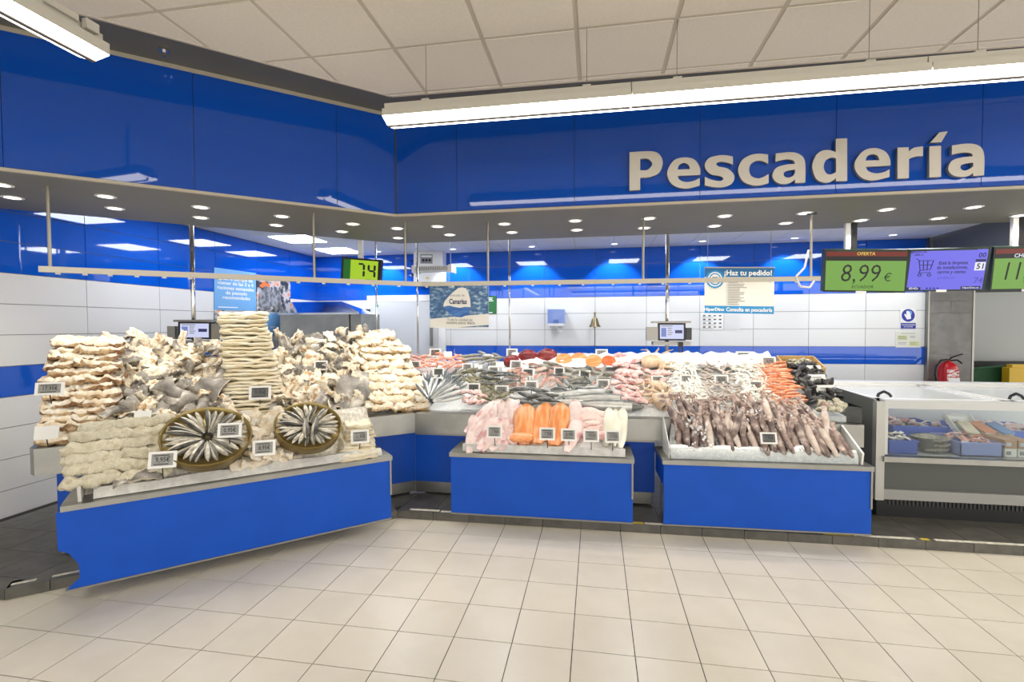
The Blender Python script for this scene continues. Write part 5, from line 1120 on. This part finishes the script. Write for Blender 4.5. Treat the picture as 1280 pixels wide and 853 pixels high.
# towel dispenser
lav = mat('dispenser_lavender', (120, 146, 208), (132, 156, 214), scale=4, rough=.15); B = onwall('paper_dispenser', 684.5, 386.8, 705.5, 404.8, .20, lav, 'translucent lavender paper towel dispenser on the back wall', 'dispenser', 'cover')
B.rect(.02, .98, .98, 1.16, white_p, 'base'); B.rect(.34, .72, .66, .98, flat('dispenser_dark', (92, 116, 184)), 'slot'); m = MB()
vs = [B.pt(u, v, -.08+.02*math.sin(k*2)) for k, (u, v) in enumerate(((.40, 1.15), (.62, 1.15), (.66, 1.34), (.85, 1.42), (.80, 1.58), (.58, 1.56), (.52, 1.40)))]
m.add(vs+[v-B.zn*.006 for v in vs], [list(range(7))[::-1], list(range(7, 14))]+[(i, (i+1) % 7, 7+(i+1) % 7, 7+i) for i in range(7)]).build('paper_towel', paper, B.o)
# bell
brass = mat('brass', (138, 124, 96), rough=.3, metal=.9); q = aty(743.5, 409, YW-.16); o = thing('bell', q, 'brass bell on a bracket on the back wall', 'bell')
s_ = .012*YW/8.4*1.15
MB().lathe([(.098, 0), (.095, .012), (.07, .05), (.055, .11), (.045, .14), (.02, .16), (.012, .2), (.018, .215), (.02, .24), (.0, .25)], 18, Matrix.Translation(q)).build('bell_body', brass, o, True); MB().cyl(q+Vector((0, 0, -.02)), q+Vector((0, 0, .01)), .02, 8).build('clapper', brass, o); MB().bb(q.x-.012, q.y, q.z+.17, q.x+.012, YW, q.z+.19).build('bracket', brass, o); MB().cyl(q+Vector((0, 0, -.01)), q+Vector((0, .05, -.34)), .005, 5).build('pull_cord', dkgrey, o)
# paper charts
B = onwall('fish_chart', 876.5, 391.5, 904, 412, .004, paper, 'white chart of small fish pictures right of the screen pole', 'poster')
for r in range(4):
    for k in range(4): B.poly(circ(.14+.24*k, .16+.23*r, .07, .045, 8), flat('chart_ink%d' % (r*4+k), random.choice([(96, 92, 88), (138, 120, 96), (120, 80, 76), (80, 92, 104)])) , 'fish_picture'); 
B.lines(.06, .95, [.26, .49, .72, .93], .02, grey_ink)
B = onwall('blank_sheet', 905, 393, 925, 412, .004, mat('off_white_sheet', (218, 217, 213), rough=.7), 'plain off white sheet right of the fish chart', 'paper')
bsg = flat('safety_blue', (44, 48, 158)); B = onwall('safety_sign', 1125.5, 386, 1145, 411.5, .004, paper, 'blue and white sign for wearing gloves', 'sign'); B.poly(circ(.5, .33, .42, .31, 28), bsg, 'disc'); B.rect(.02, .70, .98, .98, bsg)
B.poly([(.30, .38), (.24, .28), (.30, .25), (.38, .33), (.38, .12), (.46, .10), (.50, .12), (.58, .16), (.66, .30), (.68, .50), (.42, .53)], white_ink, 'glove'); B.poly([(.50, .12), (.60, .09), (.72, .14), (.74, .28), (.66, .30), (.58, .16)], lb, 'glove'); B.text('USO OBLIGATORIO\nDE GUANTES', .5, .84, .07, white_ink, .01, fit=.85)
B = onwall('notice_sheet', 1119.5, 414.5, 1151, 434.5, .004, mat('notice_cream', (226, 226, 214), rough=.7), 'pale printed notice below the glove sign', 'notice'); B.rect(.08, .26, .46, .52, flat('notice_lime', (206, 210, 150))); B.rect(.55, .62, .92, .88, MATS['notice_lime']); B.lines(.1, .45, [.3, .38, .46, .7, .78], .025, grey_ink); B.lines(.56, .95, [.3, .38, .7, .78], .025, grey_ink); B.text('Normas de higiene', .5, .12, .07, grey_ink)
# extinguisher
red = mat('extinguisher_red', (186, 26, 36), rough=.3); q = aty(1184, 486, 8.22); o = thing('fire_extinguisher', q, 'red fire extinguisher hanging on the grey tiled column', 'extinguisher')
zt = aty(1184, 455, 8.22).z; MB().lathe([(0, q.z-.25), (.11, q.z-.25), (.115, q.z-.2), (.115, zt-.05), (.09, zt), (.035, zt+.03), (.03, zt+.06)], 20, Matrix.Translation((q.x, 8.22, 0))).build('cylinder', red, o, True)
MB().bb(q.x-.075, 8.102, zt-.36, q.x+.075, 8.112, zt-.08).build('label_plate', mat('extinguisher_label', (196, 40, 46), (236, 232, 226), scale=60, rough=.5, lo=.5, hi=.52, stretch=(.3, 1, 1.6)), o); MB().bb(q.x-.06, 8.10, zt-.29, q.x+.085, 8.105, zt-.20).build('label_strip', white_ink, o)
MB().tube([Vector((q.x-.01, 8.2, zt+.05)), Vector((q.x+.03, 8.18, zt+.10)), Vector((q.x+.15, 8.16, zt+.15))], .011, 6).tube([Vector((q.x+.02, 8.2, zt+.05)), Vector((q.x+.10, 8.18, zt+.06)), Vector((q.x+.16, 8.18, zt+.01))], .011, 6).build('lever', black, o)
MB().tube([Vector((q.x-.02, 8.2, zt+.06)), Vector((q.x-.12, 8.16, zt+.05)), Vector((q.x-.19, 8.14, zt-.03)), Vector((q.x-.215, 8.13, zt-.15)), Vector((q.x-.19, 8.13, zt-.27)), Vector((q.x-.15, 8.13, zt-.42))], .018, 8).build('hose', black, o)
# carts in the recess
o = thing('net_cart', (6.4, 9.2, .07), 'dark green mesh trolley in the recess behind the freezer', 'trolley'); gm_ = mat('dark_green_net', (20, 74, 40), rough=.7); a = aty(1216, 463, 9.2); b = aty(1268, 458, 9.2)
MB().add([(5.66, 9.2, .5), (b.x, 9.2, .5), (b.x, 9.2, b.z), (5.66, 9.2, a.z-.04), (5.66, 9.45, .5), (b.x, 9.45, .5), (b.x, 9.45, b.z), (5.66, 9.45, a.z-.04)], [(0, 1, 2, 3), (5, 4, 7, 6), (3, 2, 6, 7), (0, 3, 7, 4), (1, 5, 6, 2), (0, 4, 5, 1)]).build('basket', gm_, o)
MB().tube([Vector((5.66, 9.19, a.z-.03)), Vector((b.x, 9.19, b.z+.01))], .018, 6).build('top_tube', gm_, o)
for x in (5.75, 6.2): MB().cyl((x, 9.3, .07), (x, 9.3, .52), .03, 8).build('wheel_leg', black, o)
q = aty(1262, 460, 9.0); o = thing('yellow_bin', (q.x+.2, 9.1, .07), 'yellow plastic bin in the recess at the right edge', 'bin'); MB().prism([(q.x, 9.0), (q.x+.5, 9.0), (q.x+.5, 9.15), (q.x, 9.15)], .07, q.z).build('bin_body', mat('bin_yellow', (206, 168, 30), rough=.5), o); MB().bb(q.x+.05, 9.02, q.z, q.x+.45, 9.13, q.z+.05).build('bin_lid', MATS['bin_yellow'], o)
# steel cabinet with sloped hood near the left corner
y0 = 6.9; a = aty(349, 391.5, y0); b = aty(449, 395, y0); t0 = aty(355, 378, 7.45); t1 = aty(427, 380, 7.45); o = thing('steel_cabinet', ((a.x+b.x)/2, 7.2, .07), 'steel cabinet with sloped hood in the far left corner', 'cabinet')
MB().bb(a.x, y0+.02, .07, b.x-.18, 7.6, a.z-.02).bb(b.x-.17, y0+.05, .07, b.x, 7.6, a.z-.02).build('cabinet_box', steel, o)
MB().add([(a.x-.02, y0, a.z-.03), (b.x, y0, a.z-.03), (b.x, y0, a.z), (a.x-.02, y0, a.z), (t0.x, 7.45, t0.z), (t1.x, 7.45, t0.z), (a.x-.02, 7.6, a.z-.03), (b.x, 7.6, a.z-.03)], [(0, 1, 2, 3), (3, 2, 5, 4), (1, 7, 5, 2), (0, 3, 4, 6), (7, 6, 4, 5), (0, 6, 7, 1)]).build('sloped_hood', mat('hood_steel', (190, 196, 204), rough=.12, metal=1), o)
# --- poles and scale screens behind the heaps
scr_pale = emis('scale_screen', (206, 212, 246), .95)
def pole(q, r, ztop, zbot, label):
    o = thing('support_pole', (q.x, q.y, zbot), label, 'pole'); MB().cyl((q.x, q.y, zbot), (q.x, q.y, ztop), r, 12).build('tube', chrome, o, True); MB().cyl((q.x, q.y, zbot), (q.x, q.y, zbot+.02), r*2.2, 12).build('foot', steel_d, o); return o
qL = SL.P(241.5, 380, 1.36); qR = Vector((aty(834, 380, 5.82).x, 5.82, 0))
pole(qL, .021, ZI, 1.10, 'thick steel pole holding the left scale screen'); pole(qR, .021, ZI, .90, 'thick steel pole holding the right scale screen')
for px, lab in ((470.5, 'thin steel pole under the turn number screen'), (522, 'thin steel pole before the cold room door'), (637, 'thin steel pole right of the hanging poster')):
    q = aty(px, 380, 5.80); pole(q, .011, ZI, .90, lab)
def scale(px0, py0, px1, py1, y, lab, boxes, lines):
    B = Board('scale_screen', aty(px0, py0, y), aty(px1, py0, y), aty(px0, py1, y), .05, black, lab, 'scale', 'screen_frame', 'scale screens'); B.rect(.07, .1, .93, .9, scr_pale, 'display')
    B.rect(.12, .28, .30, .78, emis('scale_blue%d' % px0, (120, 140, 210), .8), 'picture'); B.lines(.35, .62, [.3, .42, .54, .66], .05, grey_ink); B.rect(.62, .40, .88, .58, scr_nav); B.lines(.12, .9, [.17], .05, grey_ink)
    for (a, b, c_, d) in boxes: p0, p1 = aty(a, b, y+.03), aty(c_, d, y+.03); MB().bb(p0.x, y+.0, p1.z, p1.x, y+.12, p0.z).build('side_box', steel_d if c_-a > 9 else dkgrey, B.o)
    p0 = aty((px0+px1)/2, py1, y); MB().bb(p0.x-.2, y, p0.z-.05, p0.x+.2, y+.2, p0.z-.015).build('bracket', steel_d, B.o); MB().bb(p0.x-.22, y-.02, aty(px0, py0, y).z, p0.x+.2, y+.08, aty(px0, py0, y).z+.02).build('top_plate', steel_d, B.o)
    return B
B = scale(822.5, 404, 857, 426, 5.68, 'small weighing screen with pale display on the right pole', [(808, 409, 822, 426), (857.5, 410, 864, 425)], 1)
q = aty(851, 429, 5.66); MB().bb(q.x-.025, q.y, q.z-.045, q.x+.025, q.y+.04, q.z+.01).tube([q+Vector((-.01, .01, -.03)), q+Vector((-.02, .01, -.10)), q+Vector((.02, .01, -.11)), q+Vector((.015, .01, -.03))], .008, 5).build('handset', black, B.o)
B = scale(222.5, 402.5, 264, 424, qL.y-.14, 'small weighing screen with pale display behind the left cod heap', [(212, 408, 222, 424), (264.5, 405, 277, 424)], 1)
# ================================================================ PRICE TAGS
def ptag(S, px, py, t, text, lab, w=24, asp=.66, scr=None, yaw=0, tilt=-.25, blank=False, stem=True):
    p = S.P(px, py, t); dist = (p-CAMP).dot(FW); W = w*dist/F_PX; H = W*asp
    X = (Matrix.Rotation(yaw, 3, 'Z') @ RT.lerp(S.d, .55)).normalized(); Y = (Vector((0, 0, 1))+Vector((-X.y, X.x, 0))*-tilt).normalized()
    TL = p-X*W/2+Y*H/2; B = Board('price_tag', TL, TL+X*W, TL-Y*H, .009, tagw, lab, 'price tag', 'frame', None)
    if not blank:
        B.rect(.12, .14, .88, .86, scr or tags, 'display'); B.lines(.2, .75, [.24, .76], .05, ink); B.text(text, .52, .5, .30, ink, .01, fit=.5)
    if stem: m = MB(); m.cyl(B.pt(.5, .95, -.012), B.pt(.5, 1.0, -.012)-Vector((0, 0, H*.7))+S.n*.03, .004, 5); m.build('stem', dkgrey, B.o)
tg = ptag
tg(SFL, 203, 575, -.0, '9,95€', 'price tag on the lower salted rolls, left stand', 31, .66, None, -.05); tg(SFL, 287, 538, .02, '0,95€', 'price tag stuck in the left sardine tub', 27, .66, None, -.05); tg(SFL, 330, 560, .05, '8,95€', 'price tag on the white cod between the tubs', 26, .72); tg(SFL, 450, 546, .08, '11,95€', 'price tag on the cream cod fillets, right end of left stand', 22, .75)
tg(SL, 62, 486, .02, '17,95€', 'price tag at the far left before the slab stack', 29, .55, None, .1); tg(SL, 325, 491, .22, '9,95€', 'price tag on the tall stack of cod fillets', 25, .68, tags_d); tg(SL, 401, 457, .55, '10,95€', 'price tag in the cod heap above the right tub', 16, .75, tags_d)
tg(SL, 58, 541, .0, '', 'blank white card leaning on the lowest left slab', 24, .7, None, .1, -.25, True); tg(SFL, 178, 521, .36, '', 'blank white card behind the salted rolls', 18, .8, None, 0, -.25, True); tg(SFL, 309, 516, .40, '', 'blank white card edge at the foot of the tall stack', 14, .4, None, 0, -.25, True)
for px, tx, lab in ((618, '17,95€', 'price tag on the pale pink fillets, middle stand'), (684, '17,95€', 'price tag on the salmon fillets, middle stand'), (711, '20,95€', 'price tag right of the salmon fillets, middle stand'), (739, '19,95€', 'price tag on the rose pink fillets, middle stand'), (766, '13,95€', 'price tag on the long white fillets, middle stand')): tg(SFM, px, 540+(px-618)*.04, .0, tx, lab, 19.5, .80)
tg(SFR, 961, 548, -.0, '7,95€', 'price tag hanging before the front row of squid', 20, .72, tags_d)
RT_ = [(519, 456, 'on the left pink langoustines', 12, 0), (544, 441, 'behind the langoustines by the wall', 13, 1), (548, 465, 'upper tag over the silver fish', 13, 1), (547, 477, 'lower tag on the silver fish', 13, 1), (584, 459, 'above the olive fish heap', 12, 0), (610, 448, 'at the pale bream', 12, 0), (640, 441, 'behind the tuna chunks', 13, 0), (617, 463, 'wide white tag over the dark grey fish', 13, 0), (645, 456, 'just below the left tuna chunk', 14, 0), (660, 466, 'above the left red mullets', 14, 1), (664, 482, 'on the dark fish behind the salmon', 15, 0), (592, 485, 'on the olive fish left part', 15, 1), (627, 488, 'on the olive fish right part', 16, 0), (664, 464.5, 'second tag above the left mullets', 9, 1), (699, 464, 'above the middle red mullets', 12, 1), (731, 468, 'dark tag in the mixed fish', 13, 1), (752, 442, 'behind the salmon steaks', 14, 0), (754, 480, 'pale tag in the mixed fish', 15, 0), (739, 488, 'grey tag above the hake', 13, 0), (729, 498, 'on the long silver hake', 15, 0), (822, 475, 'on the pink pieces between octopuses', 14, 0), (858, 474, 'on the left cream column', 14, 0), (902, 475, 'on the baby squid column', 16, 0), (945, 482, 'on the right cream column', 15, 0), (930, 446, 'at the top of the right cream column', 17, 0), (961, 452, 'at the top of the orange prawns', 16, 0), (1022, 476, 'upper tag on the black mussels', 20, 2), (1033, 490, 'lower tag on the black mussels', 22, 2), (1018, 463, 'white tag edge at the top of the mussels', 16, 3)]
PR = ['12,95€', '9,95€', '8,95€', '7,95€', '10,95€', '14,95€', '6,95€', '15,95€', '5,95€', '11,95€']
for k, (px, py, lab, w_, dk) in enumerate(RT_):
    tg(SR, px, py, max(.03, tR(px, py)-.10), PR[k % 10], 'small price tag '+lab if dk < 2 else 'large price tag '+lab, w_*1.08, .72, (tags_d if dk == 1 else paper if dk >= 2 else tags), .12 if dk >= 2 else R_(-.1, .1), -.25, dk == 3)
for (px, py, lab) in ((560, 443, 'white card behind the second langoustine pile'), (625, 456, 'white card beside the bream tag'), (633, 463, 'white card beside the wide tag'), (656, 459, 'white card beside the tuna tag'), (651, 480, 'white card behind the dark fish tag'), (598, 458, 'white card beside the olive fish tag')):
    tg(SR, px, py, max(.03, tR(px, py)-.09), '', lab, 10, .7, None, .35, -.4, True, False)
# ================================================================ GLASS FREEZER
FX0, FX1, FY0, FY1 = 2.40, 6.2, 4.66, 5.98
fz = thing('display_freezer', (4.2, 5.3, ZP), 'long glass fronted serve-over freezer with white top at right', 'freezer')
frg = mat('freezer_grey', (150, 152, 148), rough=.4); frd = mat('freezer_dark_panel', (76, 79, 77), rough=.45); frw = mat('freezer_white', (196, 198, 197), rough=.3)
MB().add([(FX0-.02, FY0, .24), (FX0-.02, FY1, .24), (FX0-.02, FY1, 1.13), (FX0-.02, FY0+.03, 1.10), (FX0-.02, FY0, 1.07), (FX0, FY0, .24), (FX0, FY1, .24), (FX0, FY1, 1.13), (FX0, FY0+.03, 1.10), (FX0, FY0, 1.07)], [(0, 4, 3, 2, 1), (5, 6, 7, 8, 9), (0, 5, 9, 4), (4, 9, 8, 3), (3, 8, 7, 2), (2, 7, 6, 1), (1, 6, 5, 0)]).build('end_panel', mat('freezer_side_grey', (104, 107, 104), rough=.45), fz)
MB().bb(FX0-.022, FY0-.02, .235, FX0+.045, FY0+.04, 1.085).build('corner_post', mat('freezer_post', (176, 176, 170), rough=.35, metal=.4), fz)
MB().bb(FX0+.045, FY0-.01, 1.03, FX1, FY0+.07, 1.10).build('top_rail', frw, fz)
MB().bb(FX0+.05, FY0+.005, .625, FX1, FY0+.013, 1.03).build('front_glass', glass, fz)
MB().bb(FX0+.045, FY0-.005, .63, FX0+.075, FY0+.02, 1.03).build('glass_edge', frw, fz)
MB().bb(FX0+.03, FY0-.045, .575, FX1, FY0+.03, .62).build('ledge', steel, fz)
MB().bb(FX0+.045, FY0+.01, .33, FX1, FY0+.05, .575).build('lower_panel', frd, fz); MB().bb(FX0+.046, FY0-.018, .245, FX1, FY0+.04, .33).build('bumper', mat('bumper_grey', (150, 150, 147), rough=.5), fz)
MB().bb(FX0+.03, FY0+.06, ZP, FX1, FY1-.05, .245).build('plinth', black, fz)
m = MB()
for k in range(110): x = FX0+.12+.031*k; m.bb(x, FY0+.052, .175, x+.013, FY0+.06, .225)
m.build('vent_slots', dkgrey, fz)['kind'] = 'stuff'
MB().bb(FX0, FY0+.05, .33, FX1, FY1, .60).build('tub_floor', frw, fz); MB().bb(FX0+.01, FY1-.06, .60, FX1, FY1, 1.06).build('back_wall', frw, fz)
MB().bb(FX0-.02, FY1-.10, 1.075, FX1, FY1+.06, 1.125).build('rear_rail', white_p, fz)
lidm = mat('frosted_lid', (206, 210, 210), rough=.15, spec=.6)
fill_f = mat('freezer_fill_light', (255, 255, 255), emit=7)
MB().bb(FX0+.1, FY0+.09, 1.045, FX1, FY0+.12, 1.06).build('lamp', fill_f, fz); MB().bb(FX0+.1, FY1-.16, 1.045, FX1, FY1-.13, 1.06).build('lamp', fill_f, fz)  # unseen glowing strips added below the lids to brighten the freezer inside
for k in range(3):
    x0 = FX0+.02+1.02*k; x1 = x0+1.0; ya, yb_ = FY0+.07, FY1-.10
    l = MB().bb(x0, ya, 1.075, x1, ya+.06, 1.10).bb(x0, yb_-.06, 1.075, x1, yb_, 1.10).bb(x0, ya, 1.075, x0+.05, yb_, 1.10).bb(x1-.05, ya, 1.075, x1, yb_, 1.10).build('sliding_lid', white_p, fz)
    MB().bb(x0+.05, ya+.06, 1.083, x1-.05, yb_-.06, 1.089).build('lid_pane', lidm, l)
    hx = x0+.12; MB().tube([Vector((hx-.05, ya+.12, 1.10)), Vector((hx-.04, ya+.12, 1.13)), Vector((hx, ya+.12, 1.15)), Vector((hx+.04, ya+.12, 1.13)), Vector((hx+.06, ya+.12, 1.105))], .012, 6).build('lid_handle', black, l)
crb = mat('crate_blue', (40, 88, 190), rough=.4); crl = mat('crate_lavender', (130, 148, 206), rough=.4)
def crate(px0, px1, y0, y1, z0, h, m, lab, th=.012):
    x0, x1 = aty(px0, 560, y0).x, aty(px1, 560, y0).x
    o = thing('crate', ((x0+x1)/2, (y0+y1)/2, z0), lab, 'crate', 'crates in the freezer')
    MB().bb(x0, y0, z0, x1, y1, z0+.01).build('crate_floor', m, o)
    for (a, b, c_, d) in ((x0, y0, x1, y0+th), (x0, y1-th, x1, y1), (x0, y0, x0+th, y1), (x1-th, y0, x1, y1)): MB().bb(a, b, z0, c_, d, z0+h).build('crate_side', m, o)
    MB().bb(x0-.008, y0-.008, z0+h-.012, x1+.008, y0, z0+h).build('rim', m, o)
    return (x0, x1, y0, y1, z0+h)
def inbox(bx_, n, meshes, name, lab, cat, group, s=(.7, 1), dz=-.02):
    x0, x1, y0, y1, z = bx_
    for k in range(n):
        inst(random.choice(meshes), name, Matrix.Translation((R_(x0+.05, x1-.05), R_(y0+.05, y1-.05), z+dz+R_(-.02, .025))) @ Euler((R_(-.5, .5), R_(-.4, .4), R_(-3, 3))).to_matrix().to_4x4() @ Matrix.Diagonal((*(R_(*s),)*3, 1)), lab, cat, group)
for (a, b, y0, y1, z0) in ((1112, 1152, 5.22, 5.86, .60),):
    pass
box_r = MB().bb(FX0+.02, 5.22, .601, FX1-.02, 5.9, .625).build('inner_step', frw, fz)
b1 = crate(1116, 1184, 5.26, 5.74, .63, .14, crb, 'deep blue crate of pale seafood at the back left of freezer'); inbox(b1, 22, MONK+STRIP, 'seafood_piece', 'pale seafood piece in the deep blue back crate', 'seafood', 'pale pieces in the deep blue crate', (.6, 1.0))
b2 = crate(1111, 1147, 4.80, 5.14, .605, .12, crb, 'blue crate of mixed shellfish at the front left of freezer'); inbox(b2, 26, MUSS+OYST+STRIP, 'shellfish', 'mixed shellfish in the front left blue crate', 'shellfish', 'shellfish in the front blue crate', (.8, 1.1), .0)
b3 = crate(1200, 1254, 4.80, 5.20, .605, .12, crl, 'lavender crate of pale pink prawns at the front of freezer'); inbox(b3, 34, PR_P+F_PINK[:1], 'prawn', 'pale pink prawn in the lavender crate', 'prawn', 'prawns in the lavender crate', (.35, .6), -.01)
b4 = crate(1216, 1256, 5.30, 5.75, .63, .12, crb, 'blue crate of fish pieces at the back of freezer'); inbox(b4, 20, MONK+REDM, 'fish_piece', 'fish piece in the blue crate behind the lavender one', 'fish', 'fish pieces in the back blue crate', (.55, .85))
b5 = crate(1258, 1320, 5.26, 5.75, .63, .12, crb, 'blue crate of fish pieces cut by the right edge'); inbox(b5, 22, MONK+STRIP+F_PINK, 'fish_piece', 'fish piece in the rightmost blue crate', 'fish', 'fish pieces in the rightmost crate', (.5, .8))
p = aty(1207, 536, 5.24); o = thing('seafood_tray', p, 'tilted white tray of grey seafood between the back crates', 'tray'); B3 = Euler((.7, 0, .12)).to_matrix()
MB().box(p+B3 @ Vector((0, 0, -.01)), (.22, .30, .01), B3).build('tray_floor', white_p, o); MB().box(p+B3 @ Vector((-.11, 0, .01)), (.014, .31, .05), B3).box(p+B3 @ Vector((.11, 0, .01)), (.014, .31, .05), B3).box(p+B3 @ Vector((0, .15, .01)), (.23, .014, .05), B3).box(p+B3 @ Vector((0, -.15, .01)), (.23, .014, .05), B3).build('tray_rim', white_p, o)
for k in range(16): inst(random.choice(BSQ), 'baby_squid', Matrix.Translation(p+B3 @ Vector((R_(-.08, .08), R_(-.11, .11), .012))) @ Euler((R_(.2, 1), 0, R_(-3, 3))).to_matrix().to_4x4(), 'grey baby squid in the tilted white tray', 'squid', 'baby squid in the tilted tray')
p = atz(1158, 545, .74); o = thing('round_basket', (p.x, p.y, .705), 'dark round basket of small pale clams in the freezer', 'basket'); MB().lathe([(.10, .605), (.12, .72), (.125, .735), (.115, .735), (.10, .62)], 20, Matrix.Translation((p.x, p.y, 0))).build('basket_side', frd, o, True)
o2 = MB().lathe([(.0, .748), (.06, .745), (.112, .73)], 16, Matrix.Translation((p.x, p.y, 0))).build('clam_fill', oyst, None, True); tag(o2, 'heap of tiny pale clams filling the round basket', 'clams'); o2['kind'] = 'stuff'
netm = mat('clam_net', (176, 172, 160), (120, 116, 104), scale=70, rough=.6, tex='voronoi', bump=.6, bscale=60, lo=.1, hi=.5)
x0 = aty(1150, 565, 4.86).x; x1 = aty(1197, 565, 4.86).x
for k, lab in enumerate(('lowest flat net bag of clams', 'middle flat net bag of clams', 'top flat net bag of clams')):
    me = loft([((u-.5)*(x1-x0), 0, 0, .15*math.sin(.35+u*2.4), .026*math.sin(.4+u*2.3)) for u in [i/9 for i in range(10)]], 10, .012, 12, k).mesh('net_bag', netm, None, True)
    inst(me, 'net_bag', Matrix.Translation(((x0+x1)/2+R_(-.01, .01), 4.98, .633+.043*k)), lab+' between the two front crates', 'bag')
carw = mat('carton_white', (224, 224, 216), rough=.6); carb = mat('carton_brown_band', (170, 130, 92), rough=.6)
for k in range(4):
    pxa, pxb = (1256, 1271) if k < 2 else (1273, 1290)
    xa, xb = aty(pxa, 565, 4.82).x, aty(pxb, 565, 4.82).x; z0 = .605+.075*(k % 2)
    o = thing('carton', ((xa+xb)/2, 4.9, z0), ('lower' if k % 2 == 0 else 'upper')+' white carton '+('beside the lavender crate' if k < 2 else 'at the right edge of the freezer'), 'carton', 'cartons in the freezer')
    MB().bb(xa, 4.82, z0, xb, 5.10, z0+.072).build('carton_box', carw if k % 2 == 0 else carb, o); MB().bb(xa+.01, 4.815, z0+.02, (xa+xb)/2, 4.82, z0+.05).build('label_patch', mat('carton_label%d' % k, (190, 196, 200) if k % 2 else (120, 122, 124), rough=.6), o)
pkm = [mat('packet_orange', (222, 150, 110), rough=.4), mat('packet_teal', (120, 160, 160), rough=.4), mat('packet_cream', (226, 214, 186), rough=.4), mat('packet_blue', (110, 150, 200), rough=.4), mat('packet_silver', (190, 196, 198), rough=.3)]
for k in range(9):
    px = 1226+k*6.5; p = atz(px, 541+(k % 3)*2, .79)
    inst(MB().box((0, 0, 0), (.10, .19, .016)).mesh('frozen_packet', pkm[k % 5]), 'frozen_packet', Matrix.Translation((p.x+.06, 5.16+.02*(k % 2), .755+.018*(k % 3))) @ Euler((.35, R_(-.1, .1), R_(-.3, .3))).to_matrix().to_4x4(), 'flat %s packet, number %d from the left in the packet row' % (('orange', 'teal', 'cream', 'blue', 'silver')[k % 5], k+1), 'packet', 'flat packets in the freezer')
